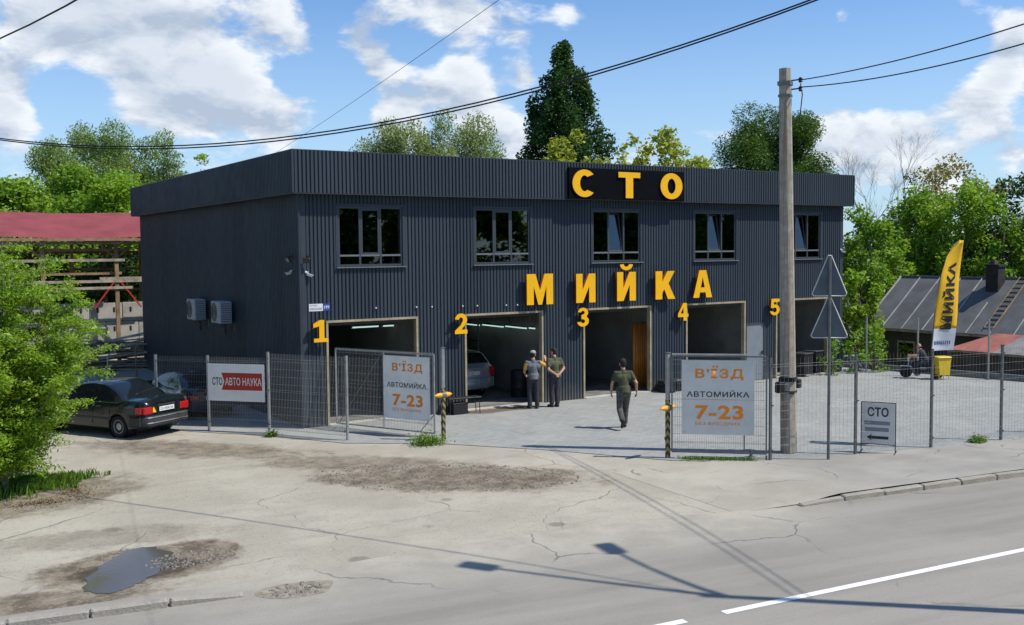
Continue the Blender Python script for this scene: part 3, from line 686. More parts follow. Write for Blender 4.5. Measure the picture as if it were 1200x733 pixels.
for (x, y) in ((0, 0), (BL, 0), (0, BD), (BL, BD)):
    sx = -1 if x == 0 else 1; sy = -1 if y == 0 else 1
    MB().box((x+sx*.014, y+sy*-.04, ZF0/2), (.028, .16, ZF0-.06)).box((x-sx*.05, y+sy*.030, ZF0/2), (.155, .012, ZF0-.06)).build('corner_trim', 'clad_trim', B)
MB().tube([(-.075, -.06, .02), (-.075, -.06, ZF0-.02)], .03, 8).build('downpipe', 'clad_trim', B, angle=40)
# windows
def window(i):
    u0, u1, z0, z1 = wins[i]; w = u1-u0
    f = MB(); t_ = .055
    for (cx_, cz_, dx_, dz_) in ((u0+t_/2, (z0+z1)/2, t_, z1-z0), (u1-t_/2, (z0+z1)/2, t_, z1-z0)): f.box((cx_, .035, cz_), (dx_, .09, dz_))
    for zz in (z0+t_/2, z1-t_/2): f.box(((u0+u1)/2, .035, zz), (w-2*t_-.002, .088, t_))
    o = f.build('window', 'frame_grey', B)
    r_ = MB()
    for (cx_, cz_, dx_, dz_) in ((u0-.035, (z0+z1)/2, .07, z1-z0+.14), (u1+.035, (z0+z1)/2, .07, z1-z0+.14)): r_.box((cx_, -.03, cz_), (dx_, .03, dz_))
    r_.box(((u0+u1)/2, -.029, z1+.035), (w-.002, .028, .07)); r_.build('casing', 'clad_trim', o)
    MB().box(((u0+u1)/2, -.055, z0-.03), (w+.16, .10, .028)).build('sill', 'frame_sill', o)
    zt = z0+.30; xs = [u0+w*.335, u0+w*.655]
    for x in xs: MB().box((x, .03, (z0+z1)/2), (.055, .07, z1-z0-2*t_)).build('mullion', 'frame_grey', o)
    cols = [(u0+t_, xs[0]-.0275), (xs[0]+.0275, xs[1]-.0275), (xs[1]+.0275, u1-t_)]
    for k, (a, b) in enumerate(cols):
        MB().box(((a+b)/2, .028, zt), (b-a, .066, .05)).build('transom', 'frame_sill' if k != 5 else 'frame_grey', o)
        MB().box(((a+b)/2, .03, (z0+t_+zt-.025)/2), (b-a, .012, zt-.025-z0-t_)).build('pane', 'glass', o)
        zc, hh = (zt+.025+z1-t_)/2, z1-t_-zt-.025
        if k == 1:
            s_ = MB(); q = .05; W_ = b-a-.01; H_ = hh-.01
            s_.box((-W_/2+q/2, 0, H_/2), (q, .05, H_)); s_.box((W_/2-q/2, 0, H_/2), (q, .05, H_)); s_.box((0, 0, q/2), (W_-2*q, .048, q)); s_.box((0, 0, H_-q/2), (W_-2*q, .048, q))
            sa = s_.build('sash', 'frame_grey', o); sa.location = ((a+b)/2, .02, zt+.03)
            g_ = MB().box((0, 0, H_/2), (W_-2*q, .012, H_-2*q)).build('pane', 'glass', o); g_.location = ((a+b)/2, .02, zt+.03)
            if i >= 2:
                for q_ in (sa, g_): q_.rotation_euler = (R(-8.5), 0, 0); q_.location.y = .04
        else:
            MB().box(((a+b)/2, .03, zc), (b-a, .012, hh)).build('pane', 'glass', o)
for i in range(5): window(i)
# bays
for i in range(5):
    u0, u1, _, z1 = doors[i]; f = MB(); t_ = .06
    f.box((u0+t_/2, .01, z1/2), (t_, .16, z1-.001)); f.box((u1-t_/2, .01, z1/2), (t_, .16, z1-.001)); f.box(((u0+u1)/2, .011, z1-t_/2), (DW-2*t_-.002, .158, t_))
    f.build('bay_frame', 'door_trim', B)
    MB().box(((u0+u1)/2, .05, .022), (DW-2*t_, .34, .03)).build('threshold', 'concrete', B)
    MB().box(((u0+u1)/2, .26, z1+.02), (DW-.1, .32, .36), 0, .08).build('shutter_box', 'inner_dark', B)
u0, u1, _, z1 = PD
pd_ = MB().box(((u0+u1)/2, .0, z1/2+.01), (u1-u0-.05, .05, z1-.04)).build('side_door', 'door_grey', B)
f = MB(); f.box((u0+.012, -.01, z1/2), (.05, .09, z1)); f.box((u1-.012, -.01, z1/2), (.05, .09, z1)); f.box(((u0+u1)/2, -.01, z1-.01), (u1-u0-.08, .088, .05)); f.build('door_frame', 'frame_grey', pd_)
MB().tube([(u1-.12, -.06, 1.02), (u1-.24, -.06, 1.02)], .012, 6).box((u1-.12, -.04, 1.02), (.03, .05, .12)).build('handle', 'black', pd_)
# inside: floors, partitions, ceilings
MB().box((BL/2, BD/2+.15, .008), (BL-.3, BD-.5, .03)).build('ground_floor', 'inner_floor', B)
MB().box((BL/2, 4.6, 3.42), (BL-.3, 8.8, .14)).build('upper_floor', 'inner_wall', B)
MB().box((BL/2, 9.1, 3.2), (BL-.3, .15, 6.3)).build('inner_wall', 'inner_wall', B)
for i in range(4):
    x = D0+i*DS+DW+(DS-DW)/2
    MB().box((x, 4.6, 1.68), (.14, 8.7, 3.3)).build('partition', 'inner_wall', B)
    MB().box((x, 4.6, 4.95), (.14, 8.7, 2.9)).build('partition', 'inner_wall', B)
for x in (.12, BL-.12): MB().box((x, 4.6, 3.2), (.12, 8.7, 6.3)).build('inner_lining', 'inner_wall', B)
fr = []
for i in range(6):
    a = .2 if i == 0 else doors[i-1][1]; b = doors[i][0] if i < 5 else BL-.2
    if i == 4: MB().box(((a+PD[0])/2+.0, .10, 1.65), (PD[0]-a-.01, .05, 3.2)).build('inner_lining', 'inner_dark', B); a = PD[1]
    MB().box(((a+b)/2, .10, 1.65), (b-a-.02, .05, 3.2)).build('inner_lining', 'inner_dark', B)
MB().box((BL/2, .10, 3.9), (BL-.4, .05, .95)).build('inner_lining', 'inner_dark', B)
MB().box((BL/2, 4.6, ZF0+.05), (BL-.3, 8.8, .08)).build('upper_ceiling', 'inner_wall', B)
for i in range(6):
    a = .2 if i == 0 else wins[i-1][1]+.01; b = wins[i][0]-.01 if i < 5 else BL-.2
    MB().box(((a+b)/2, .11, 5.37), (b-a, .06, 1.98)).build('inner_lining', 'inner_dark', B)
MB().box((doors[4][0]+1.35, 2.4, 1.6), (DW+.9, .1, 3.1)).build('bay_backdrop', 'inner_beige', B)
# strip lamps seen in the first two bays
def strip(p0, p1, label):
    p0, p1 = V(*p0), V(*p1); L = np.linalg.norm(p1-p0); c = (p0+p1)/2; ang = math.atan2(p1[1]-p0[1], p1[0]-p0[0])
    t0 = thing('strip_lamp', label, 'lamp', c, ang, 'strip lamps in the bays')
    MB().box((0, 0, .045), (L, .10, .05), 0, .01).build('housing', 'frame_sill', t0)
    MB().tube([(-L/2+.02, 0, 0), (L/2-.02, 0, 0)], .028, 8).build('tube', 'tube', t0)
    MB().box((-L/2+.03, 0, .01), (.03, .07, .06)).build('end_cap', 'frame_sill', t0)
    MB().tube([(-L/4, 0, .07), (-L/4, 0, 3.345-c[2])], .008, 5).tube([(L/4, 0, .07), (L/4, 0, 3.345-c[2])], .008, 5).build('hanger', 'galv_dark', t0)
a = PY(411, 384, 3); b = PY(444, 382.4, 3); strip(a, b, 'lit strip lamp inside the bay behind the open gate leaf')
a = PY(447, 382.3, 3); b = PY(470, 381, 3); strip(a, b, 'lit strip lamp inside the bay behind the open gate leaf')
for (xa, xb, ya, yb) in ((545, 562, 380, 381), (565, 590, 381.2, 382.6), (592, 617, 382.8, 384.4), (619.5, 627, 384.5, 385)):
    strip(PX(xa, ya, 8.35), PX(xb, yb, 8.35), 'lit strip lamp in the row above the silver hatchback')

# ------------------------------------------------------------------ signs on the facade
S = thing('roof_sign', 'black board with yellow letters СТО on the roof fascia', 'sign', (0, 0, 0))
MB().box((11.03, -OV-.075, 6.885), (4.78, .10, .98), 0, .012).build('board', 'black_board', S)
MB().box((11.03, -OV-.03, 6.40), (4.74, .05, .03)).build('bracket', 'galv_dark', S)
for ch, a, b in (('С', 8.74, 9.68), ('Т', 10.56, 11.46), ('О', 12.32, 13.28)):
    block_letter(ch, b-a, .86 if ch != 'Т' else .83, .05, S, (a, -OV-.126, 6.45))
S = thing('wash_sign', 'large raised yellow letters МИЙКА on the corrugated wall', 'sign', (0, 0, 0))
for ch, a, b, h in (('М', 7.14, 8.12, .95), ('И', 9.01, 9.77, .92), ('Й', 10.65, 11.43, 1.21), ('К', 12.28, 13.14, .94), ('А', 13.96, 14.83, .94)):
    L_ = block_letter(ch, b-a, h, .10, S, (a, -.15, 3.12))
    mb = MB(); w = b-a
    for fx in (.2, .8): MB().tube([(w*fx, .001, .12), (w*fx, .13, .12)], .012, 5).build('standoff', 'galv_dark', L_); MB().tube([(w*fx, -.05, -.10), (w*fx, -.05, .02)], .008, 5).build('stem', 'galv_dark', L_)
for i, (a, b) in enumerate(((.20, .64), (4.60, 5.02), (9.06, 9.50), (13.27, 13.74), (17.70, 18.18))):
    t_ = thing('bay_number', ('raised yellow numeral one above the bay behind the open gate leaf', 'raised yellow numeral two above the bay with the silver hatchback', 'raised yellow numeral three above the bay with the orange curtain', 'raised yellow numeral four above the bay next to the grey side door', 'raised yellow numeral five between the side door and the utility pole')[i], 'number', ((a+b)/2, -.02, 2.36), 0, 'bay numbers')
    block_letter(str(i+1), b-a, .60, .10, t_, (-(b-a)/2, -.13, 0), 'numeral')
    MB().tube([(-.1, -.13, .3), (-.1, .01, .3)], .012, 5).tube([(.1, -.13, .3), (.1, .01, .3)], .012, 5).build('standoff', 'galv_dark', t_)
t_ = thing('address_plate', 'small white and blue address plate above the numeral 1', 'plate', (.17, -.03, 3.19))
MB().box((.21, -.006, .105), (.40, .012, .20)).build('name_panel', 'plate_white', t_)
MB().box((.52, -.006, .105), (.20, .012, .20)).build('number_panel', 'sign_blue', t_)
text('вулиця', .2, .05, 0, 'sign_blue', t_, (.04, -.014, .13), 'lettering'); text('ııııııııııı', .34, .065, 0, 'sign_bar', t_, (.04, -.014, .035), 'lettering', .01); text('199', .15, .09, 0, 'plate_white', t_, (.445, -.014, .06), 'lettering', .01)
# little spot lamps in a row above the bays
for i, px in enumerate((439.5, 487, 505, 541, 558, 592, 605)):
    p = PY(px, 362-.022*(px-400), 0); o = thing('spot_lamp', 'tiny pale spot lamp in a row above the bays', 'lamp', (p[0], -.02, p[2]), 0, 'spot lamps above the bays')
    MB().lathe((0, 0, 0), (0, -1, 0), [(0, .014), (.03, .014), (.05, .024), (.06, .02)], 8).build('body', 'cam_white', o)
# air conditioners on the shaded side wall
def ac(y, z, label):
    t_ = thing('air_conditioner', label, 'air conditioner', (-.02, y, z), 0, 'air conditioners on the side wall')
    MB().box((-.33, 0, .36), (.38, .98, .70), 0, .02).build('casing', 'ac_white', t_)
    mb = MB(); mb.lathe((-.521, .16, .36), (-1, 0, 0), [(0, .30), (.012, .30), (.014, .27), (.004, .26)], 22)
    for k in range(5): mb.lathe((-.523, .16, .36), (-1, 0, 0), [(0, .05+k*.05), (.006, .05+k*.05), (.006, .06+k*.05), (0, .06+k*.05)], 20)
    mb.build('fan_grille', 'frame_grey', t_)
    mb = MB()
    for k in range(9): mb.box((-.33, -.492, .08+k*.07), (.30, .012, .02))
    mb.build('louvre', 'frame_grey', t_)
    mb = MB()
    for yy in (-.33, .33): mb.box((-.28, yy, -.01), (.52, .04, .035)); mb.box((-.01, yy, -.12), (.025, .04, .30)); mb.tube([(-.48, yy, -.02), (-.02, yy, -.25)], .012, 5)
    mb.build('bracket', 'galv_dark', t_)
    MB().tube([(-.2, .5, .15), (-.12, .58, .1), (-.05, .6, .0), (-.04, .6, -.4)], .018, 6).build('pipe', 'cable', t_)
def solve_y(px, z):
    lo, hi = 0., 18.
    for _ in range(50):
        m_ = (lo+hi)/2; d = V(-.35, m_, z)-CAM; x = 600+FPX*(d@_r2)/(d@_fw)
        if x > px: lo = m_
        else: hi = m_
    return lo
ac(solve_y(230, 2.9), 2.53, 'grey air conditioner on the shaded wall, the one deeper along the wall')
ac(solve_y(259.5, 2.9), 2.56, 'grey air conditioner on the shaded wall, the one closer to the corner')
# cameras and floodlights at the corner
def cctv(loc, rz, tilt, label, m_='cam_white'):
    t_ = thing('security_camera', label, 'camera', loc, rz); t_.scale = (.72,)*3
    MB().lathe((0, 0, 0), (0, -1, 0), [(-.02, .05), (.02, .05), (.03, .02), (.10, .018)], 12).build('mount', m_, t_)
    b_ = MB().box((0, -.17, -.06), (.085, .24, .08), 0, .015).build('body', m_, t_); b_.rotation_euler = (R(tilt), 0, 0)
    MB().box((0, -.17, -.012), (.10, .28, .012)).build('hood', m_, b_); MB().lathe((0, -.29, -.06), (0, -1, 0), [(0, .03), (.012, .03)], 10).build('lens', 'black', b_)
p = PY(359, 322, -.06); cctv((p[0], -.035, p[2]+.06), R(55), 20, 'white security camera on the front wall near the corner')
p = PX(341, 318, -.05); cctv((-.03, p[1], p[2]), R(-75), 10, 'white security camera on the shaded wall near the corner')
def flood(loc, rz, label):
    t_ = thing('floodlight', label, 'floodlight', loc, rz); t_.scale = (.72,)*3
    MB().box((0, -.09, 0), (.03, .20, .03)).box((0, -.01, 0), (.10, .02, .14)).build('bracket', 'black', t_)
    b_ = MB().box((0, -.22, -.02), (.26, .07, .2), 0, .02).build('head', 'black', t_); b_.rotation_euler = (R(25), 0, 0)
    MB().box((0, -.259, -.02), (.21, .008, .15)).build('lens', 'car_glass', b_)
p = PY(360.5, 302, -.05); flood((p[0], -.03, p[2]), R(-30), 'small black floodlight on the front wall near the corner')
p = PX(342, 301, -.05); flood((-.03, p[1], p[2]), R(-80), 'small black floodlight on the shaded wall near the corner')
p = PY(981, 293, -.05); cctv((BL-.1, -.035, p[2]), R(60), 15, 'small camera at the far end of the front wall')

# ------------------------------------------------------------------ fences, gates and their signs
def mesh_panel(L, H, z0=.06, dv=.05, dh=.2, rw=.0028, mat='wire', name='mesh_panel', parent=None):
    """welded wire: all wires of a panel, local XZ"""
    vs = []; qs = []
    def bar(a, b, r_):
        k = len(vs); a = V(*a); b = V(*b)
        if abs(b[2]-a[2]) > abs(b[0]-a[0]): o4 = [(-r_, -r_, 0), (r_, -r_, 0), (r_, r_, 0), (-r_, r_, 0)]
        else: o4 = [(0, -r_, -r_), (0, r_, -r_), (0, r_, r_), (0, -r_, r_)]
        for p in (a, b):
            for q in o4: vs.append(p+V(*q))
        for i in range(4): qs.append((k+i, k+(i+1) % 4, k+4+(i+1) % 4, k+4+i))
    n = int(L/dv)
    for i in range(n+1):
        x = L*i/n; bar((x, 0, z0), (x, 0, H+.03), rw)
    z = z0+.02
    while z < H+.01:
        bar((0, -.006, z), (L, -.006, z), rw*1.25); z += dh
    for zz in (z0+.25, H*.55, H-.1): bar((0, -.03, zz), (L, -.03, zz), rw*1.25)
    o = np_mesh(name, np.array(vs), np.array(qs), mat, parent); o['kind'] = 'stuff'; return o
def fence_span(a, b, H, label, group, mat='wire', post='galv', first=True, last=False, side=.06, dv=.05, rw=.0026):
    a, b = V(*a[:2]), V(*b[:2]); d = b-a; L = np.linalg.norm(d); ang = math.atan2(d[1], d[0])
    t_ = thing('wire_fence', label, 'fence', (a[0], a[1], 0), ang, group)
    mp = mesh_panel(L-side, H-.06, mat=mat, parent=t_, dv=dv, rw=rw); mp.location = (side/2, -.02, .05)
    for k, x in enumerate(([0] if first else [])+([L] if last else [])):
        p = MB().box((x, 0, (H+.06)/2-.15), (.06, .06, H+.06+.3), 0, .006).build('post', post, t_)
        MB().box((x, 0, H+.065), (.066, .066, .012)).build('cap', 'black', p)
    mb = MB()
    for z in (.25, H*.55, H-.12):
        for x in (0.035, L-.035): MB().box((x, -.035, z), (.04, .02, .03)).build('clamp', 'galv_dark', t_)
    return t_, L, ang
fence_span(FENCE[0], FENCE[1], 2.0, 'galvanised wire fence panel beside the parked dark saloon', 'wire fence left of the gateway', 'wire_dark')
fs, FL, FA = fence_span(FENCE[1], FENCE[2], 2.0, 'galvanised wire fence panel that carries the red and white sign', 'wire fence left of the gateway', 'wire')
fence_span(FENCE[2], FENCE[3], 2.12, 'galvanised wire fence panel at the building corner', 'wire fence left of the gateway', 'wire', last=True)
# sign СТО АВТО НАУКА
t_ = thing('fence_sign', 'white fence sign with red arrow band and СТО АВТО НАУКА', 'sign', (FENCE[1][0], FENCE[1][1], 0), FA)
MB().box((FL/2-.02, -.062, 1.34), (FL-.12, .012, 1.0)).build('board', 'sign_white', t_)
q = FL-.12; x0 = .05
arrow = [(x0+q*.24, 1.60), (x0+q*.955, 1.60), (x0+q*.955, 1.14), (x0+q*.24, 1.14), (x0+q*.29, 1.37)]
MB().prism(arrow, lambda a, b: (a, -.072, b), lambda a, b: (a, -.069, b)).build('band', 'sign_red', t_)
text('СТО', q*.18, .21, 0, 'sign_black', t_, (x0+q*.075, -.0745, 1.265), 'lettering', .012)
text('АВТО НАУКА', q*.64, .21, 0, 'sign_white', t_, (x0+q*.305, -.0745, 1.265), 'lettering', .012)
MB().tube([(.1, -.05, .9), (.1, .0, .9)], .01, 5).tube([(FL-.15, -.05, 1.8), (FL-.15, .0, 1.8)], .01, 5).build('fixing', 'galv_dark', t_)
# gate leaves
def gate_leaf(a, b, H, z0, mids, label, frame='galv'):
    a, b = V(*a[:2]), V(*b[:2]); d = b-a; L = np.linalg.norm(d); ang = math.atan2(d[1], d[0])
    t_ = thing('gate_leaf', label, 'gate', (a[0], a[1], 0), ang, 'gate leaves of the entrance')
    q = .022
    f = MB()
    for x in [0, L]+mids: f.tube([(x, 0, z0), (x, 0, H)], q, 4, sq=True)
    f.tube([(0, 0, z0), (L, 0, z0)], q, 4, sq=True); f.tube([(0, 0, H), (L, 0, H)], q, 4, sq=True)
    f.build('frame', frame, t_)
    mp = mesh_panel(L-.05, H+.02-z0, 0, mat='wire', parent=t_); mp.location = (.025, -.03, z0)
    return t_, L, ang
def entrance_sign(t0, x0, w, z0, z1, small, label, mat='sign_white'):
    t_ = thing('entrance_sign', label, 'sign', t0.location, t0.rotation_euler.z, 'entrance signs')
    h = z1-z0
    MB().box((x0+w/2, -.055, z0+h/2), (w, .008, h)).build('board', mat, t_)
    text("В'ІЗД", w*.66, h*.15, 0, 'sign_orange', t_, (x0+w*.19, -.062, z0+h*.735), 'lettering', .026, space=1.15)
    for q in (-.024, .024): MB().box((x0+w*(.19+.66*.415+q), -.062, z0+h*.915), (w*.026, .0012, w*.028)).build('lettering', 'sign_orange', t_)
    text('АВТОМИЙКА', w*.86, h*.095, 0, 'sign_black', t_, (x0+w*.07, -.062, z0+h*.505), 'lettering', .018, space=1.08)
    text('7-23', w*.66, h*.19, 0, 'sign_orange', t_, (x0+w*.19, -.062, z0+h*.205), 'lettering', .03, space=1.08)
    text(small, w*.62, h*.05, 0, 'sign_orange', t_, (x0+w*.19, -.062, z0+h*.12), 'lettering', .006)
    mb = MB()
    for x in (x0+.06, x0+w-.06):
        for z in (z0+.06, z1-.06): mb.tube([(x, -.062, z), (x, -.028, z)], .009, 5)
    mb.build('fixing', 'galv_dark', t_); return t_
gl, GL, _ = gate_leaf(V(.80, -.32), V(2.22, -3.35), 2.16, .12, [1.68], 'open gate leaf swung back in front of the bay numbered 1')
entrance_sign(gl, 1.74, GL-1.84, .42, 2.08, 'БЕЗ ВИХІДНИХ', "weathered entrance sign В'ЇЗД АВТОМИЙКА 7-23 before the bay numbered 1", 'sign_white')
MB().tube([(.1, .01, .15), (1.6, .01, 2.1)], .010, 5).build('brace', 'galv_dark', gl)
MB().tube([(GL-.45, -.02, .14), (GL, -.02, .6)], .012, 5).build('stay', 'galv_dark', gl)
gr, GR, _ = gate_leaf(V(5.45, -8.80), V(6.99, -10.24), 2.36, .16, [1.62], 'wire gate leaf carrying a sign beside the concrete utility pole', 'galv_dark')
entrance_sign(gr, .22, 1.62, .58, 2.28, 'БЕЗ ВИХІДНИХ', "straight entrance sign В'ЇЗД АВТОМИЙКА 7-23 beside the utility pole", 'sign_grey')
MB().box((GR*.4, .0, 2.40), (GR*.8, .10, .03)).build('top_rail', 'galv', gr)
MB().tube([(GR, 0, .12), (GR, 0, .02)], .02, 6).build('drop_bolt', 'galv_dark', gr)
def striped_post(p, H, label):
    t_ = thing('gate_post', label, 'post', (p[0], p[1], 0), 0, 'gate posts')
    MB().box((0, 0, H/2-.1), (.085, .085, H+.2), 0, .008).build('post', 'galv', t_)
    MB().box((0, 0, .68), (.09, .09, 1.36), 0, .008).build('striped_sleeve', 'stripes', t_)
    MB().box((0, 0, H+.012), (.11, .11, .02)).build('cap', 'galv_dark', t_)
    b_ = thing('beacon_lamp', 'orange spindle shaped lamp on ' + label.split(' post ')[1], 'lamp', (p[0], p[1], 1.17), 0, 'orange beacon lamps')
    MB().lathe((0, 0, 0), (1, .25, 0), [(-.30, .008), (-.26, .03), (-.17, .055), (-.09, .062), (.09, .068), (.17, .062), (.26, .032), (.31, .008)], 12).build('lens', 'beacon', b_, smooth=True)
    MB().lathe((0, 0, 0), (1, .25, 0), [(-.065, .075), (.065, .078)], 12).build('collar', 'galv_dark', b_)
    mb = MB()
    for z in (.45, 1.75): mb.box((0.0, .06, z), (.05, .06, .08))
    mb.build('hinge', 'galv_dark', t_)
striped_post((2.22, -3.82), 2.36, 'yellow and black striped steel post in front of the bay numbered 1')
striped_post((5.38, -8.74), 2.42, 'yellow and black striped steel post at the gate leaf by the utility pole')
# right-hand fence
for i in range(1, len(FENCE_R)-1):
    lab = ['', 'wire fence panel between the utility pole and the triangle sign pole', 'wire fence panel behind the СТО pavement stand', 'wire fence length next to the small weed on the pavement'][i] if i < 4 else 'wire fence length along the pavement past the yellow flag'
    fence_span(FENCE_R[i], FENCE_R[i+1], 2.3, lab, 'wire fence along the pavement', 'wire', 'galv_dark', first=True, last=(i == len(FENCE_R)-2), dv=.1, rw=.0014)
# bolt stub beside the last gate post
t_ = thing('gate_stop', 'short steel gate stop on the ground beside the fence post', 'stop', (G(880, 536)[0], G(880, 536)[1], 0)); MB().box((0, 0, .09), (.06, .06, .2), 0, .01).build('stub', 'galv_dark', t_); MB().box((0, 0, .01), (.2, .12, .02)).build('base', 'galv_dark', t_)

# ------------------------------------------------------------------ poles, wires, road signs
def concrete_pole(p, H, label, rz=0, w0=.27, w1=.19):
    t_ = thing('utility_pole', label, 'pole', (p[0], p[1], 0), rz)
    mb = MB(); mb.tube([(0, 0, -.4), (0, 0, H*.5), (0, 0, H)], [w0*.72, (w0+w1)*.36, w1*.72], 8, sq=True)
    vs = np.array(mb.v); mb.v = [tuple(q) for q in vs]; mb.build('shaft', 'concrete_pole', t_)
    MB().box((0, 0, H-.34), (w1*1.55, w1*1.55, .09), R(22)).build('clamp_band', 'galv_dark', t_); MB().box((0, 0, H-.62), (w1*1.45, w1*1.45, .05), R(22)).build('clamp_band', 'galv_dark', t_)
    return t_
UP = concrete_pole((8.09, -9.9), 8.9, 'square tapering concrete utility pole streaked with rust', R(8))
UP.rotation_euler = (-.009, -.0146, R(8))
mb = MB()
for (a, z) in ((0, 8.62), (.12, 8.42)): mb.tube([(.08, -.1, z), (.22, -.26, z+.02)], .018, 6); mb.lathe((.22, -.26, z-.05), (0, 0, 1), [(0, .03), (.03, .05), (.06, .03), (.09, .05), (.12, .02)], 10)
mb.build('insulator', 'black', UP)
MB().box((0, 0, 1.75), (.36, .36, .10), R(22)).build('clamp_band', 'black', UP); MB().box((0, 0, 1.45), (.34, .34, .06), R(22)).build('clamp_band', 'black', UP)
MB().tube([(.22, -.26, 8.55), (.26, -.28, 8.3), (.23, -.25, 7.95), (.2, -.22, 7.6)], .012, 6).build('drop_cable', 'cable', UP)
j = thing('junction_box', 'dark steel box strapped to the utility pole at waist height', 'box', (8.09, -9.9, 1.45), R(8)); MB().box((-.30, .05, .12), (.20, .16, .26), 0, .02).build('body', 'black', j); MB().box((-.18, .05, .12), (.10, .05, .05)).build('bracket', 'galv_dark', j)
j = thing('junction_box', 'dark steel box on the pavement face of the utility pole', 'box', (8.09, -9.9, 1.5), R(8)); MB().box((.28, -.04, .12), (.16, .14, .22), 0, .02).build('body', 'black', j); MB().box((.18, -.04, .12), (.08, .05, .05)).build('bracket', 'galv_dark', j)
LPOLE = concrete_pole((-10.2, 3.4), 9.6, 'concrete utility pole standing behind the leafy shrub', 0)
NPOLE = concrete_pole((-5.15, -32.0), 9.9, 'concrete utility pole on the near side of the road', 0)
# street lamp on the near kerb: its shadow falls on the road
kx = .6846   # metres of shadow per metre of height
def over(px, py, z): g_ = G(px, py); return V(g_[0]+z*kx*math.cos(SUN_AZ), g_[1]+z*kx*math.sin(SUN_AZ), z)
top = over(850, 700, 10.2); base = V(top[0], top[1], 0)
SL = thing('street_lamp', 'tall grey two armed street lamp on the near kerb', 'street lamp', base)
MB().tube([(0, 0, -.1), (0, 0, 5), (0, 0, 10.62)], [.12, .10, .075], 12).build('mast', 'galv_dark', SL, angle=40)
MB().lathe((0, 0, 0), (0, 0, 1), [(.0, .22), (.10, .22), (.12, .14), (.9, .14), (.95, .11)], 12).build('base_sleeve', 'galv_dark', SL)
for (px, py) in ((722, 647), (574, 666)):
    hd = over(px, py, 10.9); r_ = hd-base; dv = V(r_[0], r_[1], 0); dl = np.linalg.norm(dv); dv /= dl; ang = math.atan2(dv[1], dv[0])
    pts = [(0, 0, 10.15)]+[tuple(dv*dl*k+V(0, 0, 10.2+.7*math.sin(k*math.pi/2)**.8)) for k in (.15, .35, .6, .85, 1)]
    MB().tube(pts, [.06, .055, .048, .042, .04, .04], 8).build('arm', 'galv_dark', SL, angle=40)
    h_ = MB().box((.18, 0, .02), (.62, .34, .13), 0, .05).build('head', 'galv_dark', SL); h_.location = tuple(V(r_[0], r_[1], 10.9)); h_.rotation_euler = (0, 0, ang)
    MB().box((.2, 0, -.05), (.46, .24, .02)).build('lens', 'lamp_white', h_)
def wire(name, a, b, sag, r_, label, strands=1, n=24):
    a, b = V(*a), V(*b); t_ = None
    mb = MB()
    for s_ in range(strands):
        off = V(0, 0, -.0*s_) if s_ else V(0, 0, 0)
        pts = []
        for i in range(n+1):
            k = i/n; p = a*(1-k)+b*k; p[2] -= (sag+.055*s_)*4*k*(1-k); pts.append(p+off*(1 if 0 < i < n else 0))
        mb.tube(pts, r_, 5)
    o = mb.build(name, 'cable', angle=50); tag(o, label, 'cable'); return o
lt = top+V(0, 0, 0)
a = V(-10.2, 3.4, 8.49); b = V(top[0], top[1], 10.40)
wire('overhead_cable', a, b, 2.42, .0135, 'thick twisted cable sagging above the forecourt and the roof', 2, 40)
wire('overhead_cable', (8.15, -10.08, 8.62), (top[0], top[1], 8.75), .26, .013, 'upper of two cables leaving the concrete utility pole')
wire('overhead_cable', (8.15, -10.08, 8.46), (top[0], top[1], 8.45), .34, .013, 'lower of two cables leaving the concrete utility pole')
wire('overhead_cable', (-10.2, 3.4, 9.45), (-5.15, -32.0, 9.75), 1.75, .012, 'single cable high over the leafy shrub')
wire('overhead_cable', (.6, 7.0, 7.35), (-5.15, -32.0, 9.5), .26, .0042, 'thin wire rising from the car wash roof to the sky')
m_ = thing('roof_bracket', 'small steel wire bracket on the car wash roof', 'bracket', (.6, 7.0, 7.1)); MB().tube([(0, 0, 0), (0, 0, .32)], .02, 6).box((0, 0, .01), (.16, .16, .02)).build('stem', 'galv_dark', m_)
# two triangular signs seen from behind
T = thing('road_sign', 'two triangular road signs on one steel pole, seen from behind', 'road sign', (8.14, -11.02, 0), R(-40))
MB().tube([(0, 0, -.3), (0, 0, 4.62)], .034, 10).build('pole', 'galv_dark', T, angle=40)
def tri(z0, h, w):
    P_ = [(-w/2+.04, z0), (w/2-.04, z0), (w/2-.005, z0+.05), (.035, z0+h-.03), (-.035, z0+h-.03), (-w/2+.005, z0+.05)]
    o = MB().prism(P_, lambda a, b: (a, .045, b), lambda a, b: (a, .053, b)).build('triangle_plate', 'tri_back', T)
    rim = MB()
    c = (0, z0+h*.36)
    for i in range(6):
        (a, b), (a2, b2) = P_[i], P_[(i+1) % 6]; rim.tube([(a, .040, b), (a2, .040, b2)], .012, 4)
    rim.build('rim', 'sign_grey', o); MB().box((0, .035, z0+h*.32), (.46*w/.9, .012, .04)).box((0, .035, z0+h*.62), (.22, .012, .04)).build('rail', 'tri_back', o)
tri(3.72, .93, .76); tri(2.78, .93, .80)
